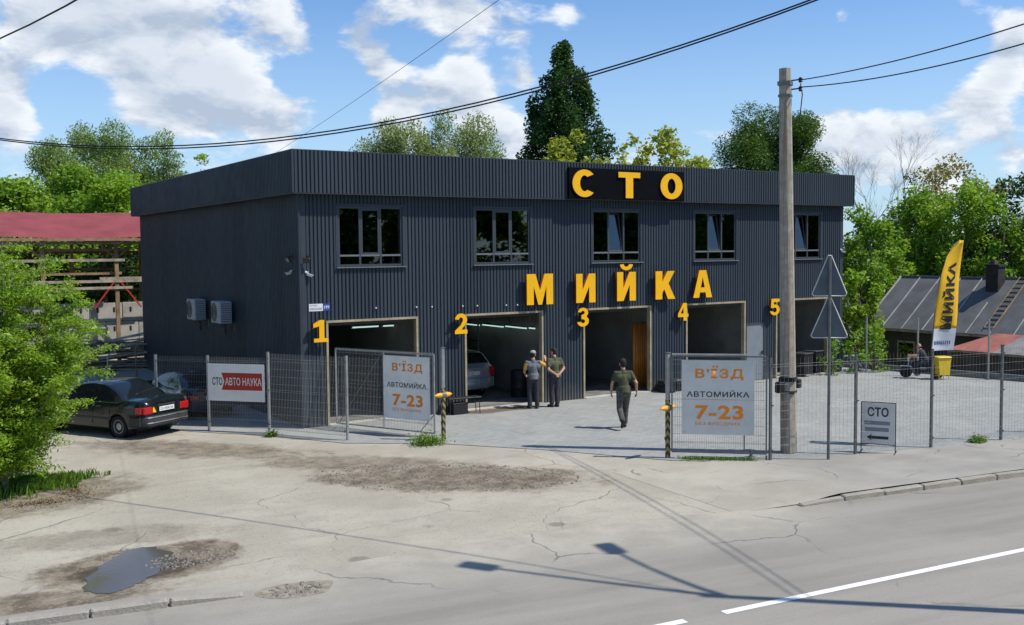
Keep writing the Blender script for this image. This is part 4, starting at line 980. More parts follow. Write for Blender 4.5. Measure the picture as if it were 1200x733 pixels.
# pavement stand
A1 = G(1009, 530)[:2]; A2 = G(1049, 533)[:2]; d = A2-A1; L = np.linalg.norm(d)
T = thing('pavement_stand', 'grey sandwich stand reading СТО with two bars and an arrow', 'sign', (A1[0], A1[1], .012), math.atan2(d[1], d[0]))
f = MB()
for x in (0, L): f.tube([(x, 0, 0), (x, .0, 1.18)], .014, 4, sq=True); f.tube([(x, -.28, 0.014), (x, .28, 0.014)], .014, 4, sq=True)
f.tube([(0, 0, 1.18), (L, 0, 1.18)], .014, 4, sq=True); f.tube([(0, 0, .2), (L, 0, .2)], .012, 4, sq=True); f.build('frame', 'sign_black', T)
MB().box((L/2, -.014, .69), (L-.03, .006, .95)).build('board', 'sign_grey', T)
text('СТО', L*.62, .22, 0, 'sign_black', T, (L*.18, -.019, .85), 'lettering', .03)
MB().box((L*.46, -.019, .70), (L*.76, .003, .09)).build('bar', 'sign_bar', T); MB().box((L*.46, -.019, .55), (L*.70, .003, .09)).build('bar', 'sign_bar', T)
ar = [(L*.16, .36), (L*.30, .43), (L*.30, .395), (L*.80, .395), (L*.80, .325), (L*.30, .325), (L*.30, .29)]
MB().prism(ar, lambda a, b: (a, -.0205, b), lambda a, b: (a, -.018, b)).build('arrow', 'sign_black', T)
# feather flag on a fence post
F0 = FENCE_R[3]
T = thing('feather_flag', 'yellow feather flag lettered МИЙКА rising from a fence post', 'flag', (F0[0], F0[1], 2.3), R(-10))
nz = 30; P = []
def flag_edges(k):       # k 0..1 upwards: inner and outer edge in local x
    return float(np.interp(k, [0, .35, .68, .85, .95, 1], [-.02, .06, .20, .39, .62, .86])), float(np.interp(k, [0, .3, .68, .85, 1], [.64, .71, .83, .87, .89]))
FH = 2.62
for i in range(nz+1):
    k = i/nz; l_, r_ = flag_edges(k)
    l_ = min(l_, r_-.02)
    for j in range(7):
        q = j/6; P.append((l_*(1-q)+r_*q, .035*math.sin(k*7+q*3)+.02*math.sin(q*5), .02+FH*k))
idx = np.arange((nz+1)*7).reshape(nz+1, 7); QQ = np.stack([idx[:-1, :-1], idx[:-1, 1:], idx[1:, 1:], idx[1:, :-1]], -1).reshape(-1, 4)
cl = np_mesh('cloth', np.array(P)[42:], QQ[36:]-42, 'flag_yellow', T, True)
np_mesh('hem_panel', np.array(P)[:49], QQ[:36], 'flag_white', T, True)
for o_ in (cl,):
    s_ = o_.modifiers.new('thick', 'SOLIDIFY'); s_.thickness = .004
def bend(x, z):          # lettering runs up the flag, printed through and mirrored
    zn = .52+x; k = zn/FH; a_, b_ = np.array([flag_edges(float(q)) for q in k]).T
    return a_+(b_-a_)*(.24+.52*(1-z/.42)), zn
def cloth_y(x, z):
    k = np.clip((z-.02)/FH, 0, 1); l_, r_ = np.array([flag_edges(float(q)) for q in k]).T; q = (x-l_)/(r_-l_); return .035*np.sin(k*7+q*3)+.02*np.sin(q*5)
for o_ in (text('МИЙКА', 1.60, .42, 0, 'sign_black', T, (0, 0, 0), 'lettering', .04, rot=bend, space=1.12), text('ııııııııı', .44, .09, 0, 'sign_blue', T, (0, 0, 0), 'lettering', .01, rot=lambda x, z: (x+.09, z+.16))):
    bm = bmesh.new(); bm.from_mesh(o_.data); bmesh.ops.triangulate(bm, faces=bm.faces); bmesh.ops.subdivide_edges(bm, edges=[e for e in bm.edges if e.calc_length() > .05], cuts=2, use_grid_fill=False); bmesh.ops.triangulate(bm, faces=bm.faces); bm.to_mesh(o_.data); bm.free()
    vv = np.zeros(len(o_.data.vertices)*3); o_.data.vertices.foreach_get('co', vv); vv = vv.reshape(-1, 3); vv[:, 1] = cloth_y(vv[:, 0], vv[:, 2])-.010; o_.data.vertices.foreach_set('co', vv.ravel()); o_.data.update()
MB().tube([(0, .02, -.5), (-.01, .02, 0.0), (.085, .02, .92), (.24, .02, 1.78), (.43, .02, 2.24), (.64, .02, 2.52), (.84, .02, 2.66)], [.018, .016, .013, .011, .009, .008, .006], 7).build('staff', 'galv_dark', T)
MB().box((0.0, .03, -.22), (.09, .07, .3), 0, .01).build('holder', 'black', T)

# ------------------------------------------------------------------ cars (local: x forward, y left)
def build_eval(name, mb, mods, mat, parent=None, smooth=True, angle=None):
    o = mb.build(name+'_tmp', mat); 
    for fn in mods: fn(o)
    dg = bpy.context.evaluated_depsgraph_get(); me = bpy.data.meshes.new_from_object(o.evaluated_get(dg)); me.name = name
    bpy.data.objects.remove(o)
    if smooth: me.polygons.foreach_set('use_smooth', [True]*len(me.polygons))
    if angle is not None: me.set_sharp_from_angle(angle=R(angle))
    if not me.materials: me.materials.append(MATS[mat])
    n = bpy.data.objects.new(name, me); COL.objects.link(n); n.parent = parent; return n
def car(name, label, loc, rz, paint, s, group=None, plate='СА 4508 АК', front=False):
    L, W, H = s['L'], s['W'], s['H']; hw = W/2
    T = thing(name, label, 'car', loc, rz, group)
    xr, xf = -L/2, L/2; belt = s['belt']
    st = s['top']                                   # (x, z) line of boot, belt and bonnet
    xs = sorted(set([xr, xr+.02, xr+.06, xr+.14, xr+.28, xr+.5]+list(np.linspace(xr+.7, xf-.6, 16))+[xf-.42, xf-.26, xf-.14, xf-.06, xf]))
    mb = MB(); rings = []
    for x in xs:
        e = min((x-xr), (xf-x)); tp = 1-.16*max(0, 1-e/.45)**2.2
        w = hw*tp; zt = np.interp(x, [q[0] for q in st], [q[1] for q in st]); zt -= .05*max(0, 1-e/.08)**2
        zb = .20+.10*max(0, 1-e/.5)**1.5
        half = [(0, zb), (w*.80, zb), (w*.955, zb+.05), (w*.985, zb+.16), (w, .46), (w, .60), (w*.985, zt-.16), (w*.965, zt-.07), (w*.92, zt-.018), (w*.82, zt), (w*.42, zt+.018), (0, zt+.022)]
        ring = half+[(-y, z) for (y, z) in half[-2:0:-1]]
        rings.append([(x, y, z) for (y, z) in ring])
    n = len(rings[0]); P = [p for r_ in rings for p in r_]; F = []
    for i in range(len(rings)-1):
        for k in range(n): F.append((i*n+k, i*n+(k+1) % n, (i+1)*n+(k+1) % n, (i+1)*n+k))
    F.append(tuple(range(n))); F.append(tuple(range((len(rings)-1)*n+n-1, (len(rings)-1)*n-1, -1)))
    mb.add(P, F)
    ax = s['axles']; wr = s['wheel']; cut = MB()
    for a in ax:
        for sd in (-1, 1): cut.tube([(a, sd*(hw-.32), wr), (a, sd*(hw+.1), wr)], wr+.055, 28)
    co = cut.build('cut_tmp', 'black')
    def boolean(o):
        m_ = o.modifiers.new('b', 'BOOLEAN'); m_.operation = 'DIFFERENCE'; m_.object = co; m_.solver = 'EXACT'
    body = build_eval('body', mb, [boolean], paint, T, True, 32); bpy.data.objects.remove(co)
    for a in ax:                                     # wheel wells
        for sd in (-1, 1): MB().tube([(a, sd*(hw-.33), wr), (a, sd*(hw-.03), wr)], wr+.05, 24, caps=False).box((a, sd*(hw-.34), wr), (2*wr, .02, 2*wr-.06)).build('wheel_well', 'black', body)
    # greenhouse
    gx = s['house']                                   # rear base, rear roof, front roof, front base
    wb, wr_ = hw*.93, hw*s.get('tumble', .74)
    gp = [(gx[0], belt), (gx[0]+(gx[1]-gx[0])*.5, belt+(H-belt)*.56), (gx[1], H-.055), (gx[1]+.22, H-.012), ((gx[1]+gx[2])/2, H), (gx[2]-.25, H-.02), (gx[2], H-.07), (gx[2]+(gx[3]-gx[2])*.5, belt+(H-belt)*.50), (gx[3], belt)]
    xs2 = np.linspace(gx[0], gx[3], 40); zg = np.interp(xs2, [q[0] for q in gp], [q[1] for q in gp])
    for _ in range(2): zg[1:-1] = (zg[:-2]+2*zg[1:-1]+zg[2:])/4
    def wat(z): return wb-(wb-wr_)*np.clip((z-belt)/(H-belt), 0, 1.05)
    mb = MB(); P = []; F = []
    for x, z in zip(xs2, zg):
        z = max(z, belt+.001); zc = max(z-.035, belt-.0)
        half = [(wat(belt), belt-.06), (wat(belt+(zc-belt)*.5), belt+(zc-belt)*.5), (wat(zc), zc), (wat(zc)*.90, z-.006), (wat(zc)*.5, z+.012*(z-belt)/(H-belt)), (0, z+.018*(z-belt)/(H-belt))]
        P += [(x, y, q) for y, q in half+[(-y, q) for y, q in half[-2::-1]]]
    n = 11
    for i in range(len(xs2)-1):
        for k in range(n-1): F.append((i*n+k, i*n+k+1, (i+1)*n+k+1, (i+1)*n+k))
    mb.add(P, F); mb.build('roof', paint, T, angle=30)
    def topz(x): return float(np.interp(x, xs2, zg))
    # panes: side windows
    for sd in (-1, 1):
        for poly in s['side']:
            pts = [(x, sd*(float(wat(z))+.006), z) for x, z in poly]
            pin = [(x, sd*(float(wat(z))-.012), z) for x, z in poly]; nn = len(poly)
            MB().add(pts+pin, [tuple(range(nn))]+[(i, (i+1) % nn, (i+1) % nn+nn, i+nn) for i in range(nn)]).build('side_window', 'car_glass', T)
        # window trim line and door gaps
        MB().tube([(gx[0]+.18, sd*(wb+.008), belt+.012), (gx[3]-.2, sd*(wb+.008), belt+.012)], .010, 4).build('window_trim', 'car_plastic', T)
        for x in s['gaps']:
            MB().box((x, sd*(hw*1.0+.0005), .60), (.010, .008, .52)).build('door_gap', 'black', T)
        for x in s['handles']: MB().box((x, sd*(hw*.985+.014), .80), (.17, .03, .035), 0, .008).build('door_handle', 'car_plastic', T)
        MB().box((0.05, sd*(hw+.006), .50), (L*.52, .018, .055), 0, .006).build('side_strip', 'car_plastic', T)
        m_ = MB().box((gx[3]-.32, sd*(hw*.99+.09), belt+.07), (.12, .19, .13), 0, .03).build('mirror', paint, T)
        MB().box((gx[3]-.383, sd*(hw*.99+.09), belt+.07), (.006, .15, .09)).build('mirror_glass', 'car_glass', m_)
    def slope_pane(nm, x0, x1, ins):
        q = []; rows = 6
        xa = np.linspace(x0, x1, rows)
        P = []; F = []
        nrm = V(-(topz(x1)-topz(x0)), 0, x1-x0); nrm /= np.linalg.norm(nrm); nrm *= 1 if nrm[2] > 0 else -1
        for x in xa:
            z = topz(x); w = float(wat(z-.03))-ins
            for k in np.linspace(-1, 1, 9): P.append(V(x, w*k, z+.012*(1-k*k)+.002-.012*abs(k)**6)+nrm*.008)
        for i in range(rows-1):
            for k in range(8): F.append((i*9+k, i*9+k+1, (i+1)*9+k+1, (i+1)*9+k))
        MB().add(P, F).build(nm, 'car_glass', T, smooth=True)
    slope_pane('rear_window', gx[0]+.10, gx[1]-.02, .07); slope_pane('windscreen', gx[3]-.10, gx[2]+.04, .06)
    # wheels
    for a in ax:
        for sd in (-1, 1):
            w_ = thing('wheel', None, None); w_.parent = T; w_.location = (a, sd*(hw-.12), wr)
            MB().lathe((0, 0, 0), (0, sd, 0), [(-.095, wr*.62), (-.095, wr*.92), (-.07, wr), (.07, wr), (.095, wr*.92), (.095, wr*.64), (.07, wr*.60)], 26).build('tyre', 'rubber', w_, angle=35)
            rm = MB().lathe((0, 0, 0), (0, sd, 0), [(.03, wr*.64), (.085, wr*.64), (.09, wr*.58), (.06, wr*.54), (.075, wr*.2), (.082, wr*.12), (.085, .01)], 24).build('rim', 'rim', w_, angle=30)
            mb = MB()
            for k in range(8):
                an = 2*math.pi*k/8; mb.lathe((wr*.40*math.cos(an), sd*.066, wr*.40*math.sin(an)), (0, sd, 0), [(0, wr*.075), (.008, wr*.075)], 8)
            mb.build('vent', 'black', w_)
    # bumpers, lamps, plate
    for x, sx in ((xr, -1), (xf, 1)):
        mb = MB(); P = []; F = []
        zs_ = s['bumper']
        prof = [(0.02, zs_[0]), (.07, zs_[0]+.01), (.085, zs_[0]+.06), (.085, zs_[1]-.05), (.06, zs_[1]), (-.03, zs_[1]+.005)]
        ys = np.linspace(-1, 1, 21)
        for k in ys:
            e = abs(k); back = .26*max(0, (e-.80)/.20)**2; wx = hw*.985*k
            for (o_, z) in prof: P.append((x+sx*(o_-back), wx, z))
        np_ = len(prof)
        for i in range(20):
            for k in range(np_-1): F.append((i*np_+k, i*np_+k+1, (i+1)*np_+k+1, (i+1)*np_+k))
        bm_ = MB().add(P, F).build('bumper', s.get('bumpmat', 'car_plastic'), T, angle=40)
        for sd in (-1, 1): MB().box((x-sx*.26, sd*(hw*.985), (zs_[0]+zs_[1])/2), (.40, .05, zs_[1]-zs_[0]-.01), 0, .02).build('bumper_end', s.get('bumpmat', 'car_plastic'), T)
        if s.get('chrome'):
            for zz in s['chrome']:
                pts = [(x+sx*(.092-.26*max(0, (abs(k)-.80)/.20)**2), hw*.96*k, zz) for k in np.linspace(-1, 1, 15)]
                MB().tube(pts, .016, 6).build('chrome_strip', 'chrome', bm_)
    for sd in (-1, 1):
        (y0, y1, z0, z1) = s['tail']
        MB().box((xr+.03, sd*(y0+y1)/2*hw, (z0+z1)/2), (.13, (y1-y0)*hw, z1-z0), 0, .02).box((xr+.16, sd*hw*.955, (z0+z1)/2), (.22, .06, (z1-z0)*.92), 0, .02).build('tail_lamp', 'lamp_red', T)
        MB().box((xf-.05, sd*.66*hw, .62), (.12, .5*hw, .15), 0, .03).build('headlamp', 'lamp_white', T)
    pz = s['plate']
    pl = MB().box((xr-s.get('plate_out', .018), 0, pz), (.012, .52, .115)).build('number_plate', 'plate_white', T)
    tx = text(plate, .46, .07, 0, 'sign_black', pl, (0, 0, 0), 'lettering', .01); tx.rotation_euler = (0, 0, R(-90)); tx.location = (xr-s.get('plate_out', .018)-.0072, .23, pz-.035)
    MB().box((xr-.004, 0, pz+.10), (.02, .62, .05), 0, .01).build('plate_panel', s.get('panelmat', 'car_plastic'), T)
    MB().tube([(xr+.02, -.35, .26), (xr-.06, -.35, .25)], .024, 8).build('exhaust', 'galv_dark', T)
    MB().box((0, 0, .22), (L-.9, W-.5, .10)).build('underbody', 'black', T)
    return T
sedan = dict(L=4.36, W=1.70, H=1.40, belt=.90, axles=(-1.30, 1.30), wheel=.29,
             top=[(-2.18, .95), (-2.05, 1.0), (-1.4, 1.005), (-1.2, .93), (.9, .90), (1.2, .90), (2.0, .74), (2.18, .68)],
             house=(-1.58, -.82, .28, 1.12), tumble=.73,
             side=[[(-1.22, .95), (-.42, .945), (-.42, 1.30), (-.80, 1.285), (-.95, 1.22)], [(-.36, .945), (.72, .935), (.30, 1.27), (.12, 1.305), (-.36, 1.305)]],
             gaps=(-.39, .62, -1.02), handles=(-.62, .28), bumper=(.33, .58), chrome=(.56, .42), tail=(.56, .93, .64, .83), plate=.74)
gRL = G(143, 512.5); hd = R(121); Fv = V(math.cos(hd), math.sin(hd)); Lv = V(-math.sin(hd), math.cos(hd))
cc = gRL[:2]+Fv*1.30-Lv*.73+V(-.03, -.06)
SC = car('parked_saloon', 'dark green saloon car with chrome striped bumper parked beside the fence', (cc[0], cc[1], .006), hd, 'car_dark', sedan)
tri_ = MB().prism([(-.10, 0), (.10, 0), (.085, .17), (-.085, .17)], lambda a, b: (0, a, b), lambda a, b: (.004, a, b)).build('sticker', 'black', SC); tri_.location = (-2.203, .46, .665)
t2 = MB().prism([(-.085, 0), (.085, 0), (0, .15)], lambda a, b: (0, a, b), lambda a, b: (.002, a, b)).build('warning_triangle', 'haz_yellow', SC); t2.location = (-2.207, .46, .675)
low = dict(sedan); low.update(L=4.1, W=1.62, H=1.24, belt=.80, top=[(-2.05, .85), (-1.9, .90), (-1.4, .90), (-1.2, .83), (.9, .80), (1.9, .68), (2.05, .62)], axles=(-1.2, 1.25), wheel=.27, bumper=(.28, .50), tail=(.56, .93, .56, .72), plate=.62, chrome=None,
           side=[[(-1.22, .85), (-.42, .845), (-.42, 1.14), (-.80, 1.13), (-.95, 1.06)], [(-.36, .845), (.72, .835), (.30, 1.12), (.12, 1.15), (-.36, 1.15)]])
car('parked_coupe', 'low dark blue car parked between the fence and the shaded wall', (-1.75, 5.15, .02), R(96), 'car_blue', low)
hatch = dict(L=4.2, W=1.74, H=1.50, belt=.98, axles=(-1.28, 1.30), wheel=.30,
             top=[(-2.1, 1.0), (-2.0, 1.02), (-1.6, 1.0), (.9, .97), (1.2, .96), (1.9, .80), (2.1, .70)],
             house=(-2.06, -1.62, .25, 1.2), tumble=.76,
             side=[[(-1.85, 1.06), (-1.12, 1.05), (-1.12, 1.38), (-1.62, 1.36)], [(-1.06, 1.05), (-.22, 1.04), (-.22, 1.40), (-1.06, 1.385)], [(-.16, 1.04), (.86, 1.02), (.30, 1.36), (-.16, 1.40)]],
             gaps=(-.19, .80, -1.09), handles=(-.5, .4), bumper=(.34, .66), bumpmat='car_silver', panelmat='car_silver', tail=(.74, .97, .70, 1.0), plate=.82, plate_out=.022)
car('silver_hatchback', 'silver hatchback standing inside the bay numbered 2', (6.42, 4.15, .024), R(93), 'car_silver', hatch, plate='ВК 7203 АО')

# ------------------------------------------------------------------ people (local: x forward, y left, z up)
def cap(mb, a, b, ra, rb, n=12):
    a, b = V(*a), V(*b); d = b-a; L = np.linalg.norm(d)+1e-9; pr = []
    for k in (1, .85, .6, .3): pr.append((-ra*k, ra*math.sqrt(max(0, 1-k*k))+.0005))
    pr += [(0, ra), (L*.5, (ra+rb)/2), (L, rb)]
    for k in (.3, .6, .85, 1): pr.append((L+rb*k, rb*math.sqrt(max(0, 1-k*k))+.0005))
    mb.lathe(a, d/L, pr, n)
def frust(mb, a, b, ra, rb, n=16):
    a, b = V(*a), V(*b); L = np.linalg.norm(b-a); mb.lathe(a, (b-a)/L, [(0, ra), (L*.5, (ra+rb)/2), (L, rb)], n)
def remesh(vox, it=3):
    def fn(o):
        m_ = o.modifiers.new('r', 'REMESH'); m_.mode = 'VOXEL'; m_.voxel_size = vox; m_.use_smooth_shade = True
        s_ = o.modifiers.new('s', 'SMOOTH'); s_.iterations = it; s_.factor = .5
    return fn
def hand(mb, w, dirn_, palm, curl=.5, side=1):
    """wrist w, pointing dirn_, palm normal"""
    w = V(*w); d = V(*dirn_); d /= np.linalg.norm(d); p = V(*palm); p = p-d*(p@d); p /= np.linalg.norm(p); s_ = np.cross(d, p)*side
    for k in (-.024, -.008, .008, .024): cap(mb, w+d*.01+s_*k*.7, w+d*.085+s_*k, .014, .0125, 8)
    for k, ln in ((-.030, .062), (-.010, .075), (.011, .080), (.031, .072)):
        a = w+d*.085+s_*k; b = a+(d*math.cos(curl)+p*math.sin(curl))*ln*.5; c = b+(d*math.cos(curl*2.1)+p*math.sin(curl*2.1))*ln*.5
        cap(mb, a, b, .0100, .0092, 8); cap(mb, b, c, .0092, .0080, 8)
    a = w+d*.025+s_*.030; b = a+d*.03+s_*.028+p*.012; c = b+d*.03+s_*.006+p*.012
    cap(mb, a, b, .0125, .0105, 8); cap(mb, b, c, .0105, .0085, 8)
def person(name, label, loc, rz, J, shirt, trousers, head_yaw=0.0, sc=1.0, hair='hair', cap_hat=None, sleeve=.62, vest=None, group=None, bald=False, tilt=0.0):
    T = thing(name, label, 'person', loc, rz, group); T.scale = (sc, sc, sc)
    g = lambda k: V(*J[k])
    hip, ch, nk, hd = g('hip'), g('chest'), g('neck'), g('head')
    sp_ = ch-hip
    body = MB()
    # torso
    cap(body, hip+V(0, .07, 0), hip+V(0, -.07, 0), .115, .115); cap(body, hip, ch, .125, .13)
    cap(body, ch+V(0, .10, .02), ch+V(0, -.10, .02), .115, .115); cap(body, ch+V(0, .12, .12), ch+V(0, -.12, .12), .075, .075)
    cap(body, ch+V(0, 0, .1), nk, .07, .055); cap(body, nk, hd-V(0, 0, .04), .056, .055)
    fy = V(math.cos(head_yaw), math.sin(head_yaw), 0); sy = V(-fy[1], fy[0], 0)
    body.ell(hd+V(0, 0, .03), (.092, .078, .112) if abs(head_yaw) < .8 else (.08, .09, .112))
    cap(body, hd+fy*.035-V(0, 0, .045), hd+fy*.055-V(0, 0, .075), .052, .036)      # jaw and chin
    cap(body, hd+fy*.088+V(0, 0, .02), hd+fy*.108-V(0, 0, .015), .010, .016, 8)    # nose
    cap(body, hd+fy*.078+sy*.035+V(0, 0, .045), hd+fy*.078-sy*.035+V(0, 0, .045), .014, .014, 8)  # brow
    cap(body, hd+fy*.090+sy*.02-V(0, 0, .045), hd+fy*.090-sy*.02-V(0, 0, .045), .009, .009, 8)    # lips
    for q in (-1, 1): body.ell(hd+sy*.082*q+V(0, 0, .005), (.022, .012, .034), 8, 6)               # ears
    for sd, k in ((1, 'l'), (-1, 'r')):
        sh, el, wr_ = g(k+'sh'), g(k+'el'), g(k+'wr')
        cap(body, sh, el, .052, .042); cap(body, el, wr_, .042, .028)
        hdir = J.get(k+'hd', tuple(wr_-el)); hand(body, wr_, hdir, J.get(k+'pm', (0, -sd, 0)), J.get('curl', .45), sd)
        hj, kn, an = g(k+'hip'), g(k+'kn'), g(k+'an')
        cap(body, hj, kn, .085, .058); cap(body, kn, an, .056, .038)
        td = V(*J.get(k+'toe', (1, 0, 0))); td /= np.linalg.norm(td)
        cap(body, an-V(0, 0, .02), an+td*.12-V(0, 0, .045), .038, .030)
    build_eval('body', body, [remesh(.0085)], 'skin', T)
    # shirt
    sm = MB(); q = .014
    frust(sm, hip-sp_*.16, hip+sp_*.35, .178, .160); cap(sm, hip+V(0, .06, .06), hip+V(0, -.06, .06), .128, .128); cap(sm, hip+sp_*.2, ch, .140, .145)
    cap(sm, ch+V(0, .105, .02), ch+V(0, -.105, .02), .128, .128); cap(sm, ch+V(0, .125, .115), ch+V(0, -.125, .115), .083, .083)
    frust(sm, ch+V(0, 0, .13), nk-V(0, 0, .005), .095, .066)
    sl = MB() if vest else sm
    for k in 'lr':
        sh, el = g(k+'sh'), g(k+'el'); cap(sm, sh, sh+(el-sh)*.08, .070, .070); frust(sl, sh, sh+(el-sh)*(sleeve), .070, .064)
    build_eval('shirt' if not vest else 'vest', sm, [remesh(.012, 4)], vest or shirt, T)
    if vest: build_eval('sleeves', sl, [remesh(.012, 3)], shirt, T)
    tm = MB()
    cap(tm, hip+V(0, .07, -.02), hip+V(0, -.07, -.02), .132, .132); frust(tm, hip+V(0, 0, .07), hip-V(0, 0, .05), .150, .162)
    for k in 'lr':
        hj, kn, an = g(k+'hip'), g(k+'kn'), g(k+'an')
        cap(tm, hj, kn, .105, .078); d = an-kn; frust(tm, kn, kn+d*.97, .078, .068); cap(tm, kn, kn+d*.3, .079, .076)
        frust(tm, kn+d*.80, kn+d*1.0, .074, .070)
    build_eval('trousers', tm, [remesh(.012, 3)], trousers, T)
    for k in 'lr':
        an = g(k+'an'); td = V(*J.get(k+'toe', (1, 0, 0))); td /= np.linalg.norm(td); up_ = V(*J.get(k+'up', (0, 0, 1)))
        fm = MB(); cap(fm, an-td*.045-up_*.045, an+td*.15-up_*.055, .045, .037); cap(fm, an-up_*.0, an+td*.02-up_*.03, .050, .048)
        sh_ = build_eval('shoe', fm, [remesh(.01, 2)], 'shoe', T)
    if not bald:
        hm = MB(); hm.ell(hd-fy*.018+V(0, 0, .055), (.094, .088, .100)); hm.ell(hd-fy*.035+V(0, 0, .0), (.068, .078, .085))
        build_eval('hair', hm, [remesh(.010, 2)], hair, T)
    else:
        hm = MB(); hm.ell(hd-fy*.03+V(0, 0, -.005), (.075, .082, .06)); build_eval('hair', hm, [remesh(.010, 2)], 'hair', T)
    if cap_hat:
        cm = MB(); cm.ell(hd-fy*.008+V(0, 0, .078), (.104, .098, .078)); c_ = build_eval('cap', cm, [remesh(.010, 2)], cap_hat, T)
        pk = MB(); P_ = []
        for a in np.linspace(-1.1, 1.1, 9): P_.append(hd+fy*(.08+.10*math.cos(a))+sy*.078*math.sin(a)+V(0, 0, .062-.012*math.cos(a)))
        pk.add([tuple(p) for p in P_]+[tuple(p+V(0, 0, .010)) for p in P_], [tuple(range(9)), tuple(range(17, 8, -1))]+[(i, (i+1) % 9, (i+1) % 9+9, i+9) for i in range(9)]); pk.build('peak', cap_hat, c_)
    eyes = MB()
    for q in (-1, 1): eyes.ell(hd+fy*.083+sy*.032*q+V(0, 0, .022), (.010, .010, .008), 8, 5)
    eyes.build('eyes', 'black', T)
    return T
stand = dict(hip=(0, 0, .94), chest=(.015, 0, 1.26), neck=(.0, 0, 1.50), head=(.02, 0, 1.63),
             lhip=(0, .09, .90), lkn=(.02, .11, .50), lan=(-.01, .12, .085), rhip=(0, -.09, .90), rkn=(.02, -.11, .50), ran=(-.01, -.12, .085),
             lsh=(0, .19, 1.40), lel=(-.02, .25, 1.12), lwr=(.08, .25, .87), rsh=(0, -.19, 1.40), rel=(-.02, -.25, 1.12), rwr=(.08, -.25, .87), ltoe=(1, .2, 0), rtoe=(1, -.2, 0))
# man leaning with a raised right arm at the frame of bay 2
J1 = dict(stand); J1.update(rel=(.08, -.43, 1.27), rwr=(.20, -.42, 1.47), rhd=(.5, .1, 1), rpm=(1, 0, 0), lel=(.03, .26, 1.13), lwr=(.20, .20, 1.02), head=(.035, -.01, 1.62), chest=(.02, -.01, 1.26), lan=(.03, .10, .085), lkn=(.05, .10, .5))
g1 = G(625, 479.5); person('person', 'man in grey vest, yellow sleeve and cap leaning at a bay frame', (g1[0], g1[1], .014), R(68), J1, 'shirt_yellow', 'trouser_dark', head_yaw=-.55, sc=1.0, cap_hat='cap_grey', vest='vest_grey', sleeve=.75)
# man with hands clasped behind his back
J2 = dict(stand); J2.update(lel=(-.10, .27, 1.14), lwr=(-.17, .05, .98), lhd=(-.15, -1, -.2), lpm=(-1, 0, 0), rel=(-.10, -.27, 1.14), rwr=(-.18, -.05, .98), rhd=(-.12, 1, -.25), rpm=(-1, 0, 0), lan=(.02, .085, .085), lkn=(.03, .09, .5), ran=(-.02, -.085, .085), rkn=(.015, -.09, .5), head=(.045, .0, 1.62))
g2 = G(650, 477.5); person('person', 'man in olive shirt standing with hands clasped behind his back', (g2[0], g2[1], .014), R(88), J2, 'olive', 'trouser_dark', head_yaw=.45, sc=1.03, sleeve=.75)
# man walking away
J3 = dict(stand); J3.update(hip=(0, 0, .95), chest=(.05, 0, 1.27), neck=(.06, 0, 1.50), head=(.09, 0, 1.625),
          rhip=(0, -.09, .91), rkn=(.14, -.09, .52), ran=(.20, -.08, .105), rtoe=(1, -.1, .12), lhip=(0, .09, .91), lkn=(.03, .10, .50), lan=(-.27, .10, .24), ltoe=(.55, .05, -.85), lup=(.85, 0, .55),
          lsh=(.05, .19, 1.40), lel=(.08, .28, 1.13), lwr=(.20, .27, .90), rsh=(.04, -.19, 1.40), rel=(-.10, -.30, 1.16), rwr=(.02, -.34, .93))
g3 = G(731, 503); person('person', 'man in olive shirt and grey trousers walking towards the bays', (g3[0], g3[1], .012), R(66), J3, 'olive_dark', 'trouser_grey', head_yaw=.1, sc=1.06, sleeve=.72)
# rider on a small moped at the yard's far edge
gm = G(1080, 444); MR = R(120)
J4 = dict(stand); J4.update(hip=(-.18, 0, .70), chest=(-.02, 0, .98), neck=(.06, 0, 1.19), head=(.12, 0, 1.30), lhip=(-.16, .10, .68), lkn=(.22, .17, .62), lan=(.12, .17, .25), rhip=(-.16, -.10, .68), rkn=(.22, -.17, .62), ran=(.12, -.17, .25),
          lsh=(.02, .18, 1.12), lel=(.20, .28, .93), lwr=(.42, .24, .93), rsh=(.02, -.18, 1.12), rel=(.20, -.28, .93), rwr=(.42, -.24, .93))
person('person', 'person in dark clothes sitting on a moped at the yard edge', (gm[0], gm[1], .012), MR, J4, 'trouser_dark', 'trouser_dark', sc=.88, bald=True, sleeve=.5)
MO = thing('moped', 'small dark moped ridden at the far edge of the yard', 'moped', (gm[0], gm[1], .012), MR); MO.scale = (.88,)*3
for x in (-.58, .62):
    w_ = thing('wheel', None, None); w_.parent = MO; w_.location = (x, 0, .25)
    MB().lathe((0, 0, 0), (0, 1, 0), [(-.04, .17), (-.045, .22), (0, .25), (.045, .22), (.04, .17)], 22).build('tyre', 'rubber', w_, angle=40); MB().lathe((0, 0, 0), (0, 1, 0), [(-.03, .17), (-.03, .04), (.03, .04), (.03, .17)], 16).build('rim', 'rim', w_)
MB().tube([(-.58, 0, .27), (-.25, 0, .32), (.2, 0, .28), (.38, 0, .55), (.48, 0, .80)], [.03, .05, .06, .05, .035], 8).build('frame', 'car_plastic', MO)
MB().tube([(.62, 0, .25), (.50, 0, .62), (.45, 0, .88)], .025, 7).build('fork', 'chrome', MO)
MB().box((-.28, 0, .53), (.62, .24, .10), 0, .04).build('seat', 'black', MO); MB().box((-.42, 0, .42), (.42, .18, .18), 0, .05).build('tail_fairing', 'car_plastic', MO)
MB().tube([(.42, -.30, .90), (.46, 0, .88), (.42, .30, .90)], .014, 6).build('handlebar', 'chrome', MO); MB().box((.52, 0, .78), (.08, .16, .16), 0, .03).build('headlamp', 'lamp_white', MO)
MB().box((.60, 0, .49), (.42, .10, .03), 0, .01).build('mudguard', 'flag_white', MO)

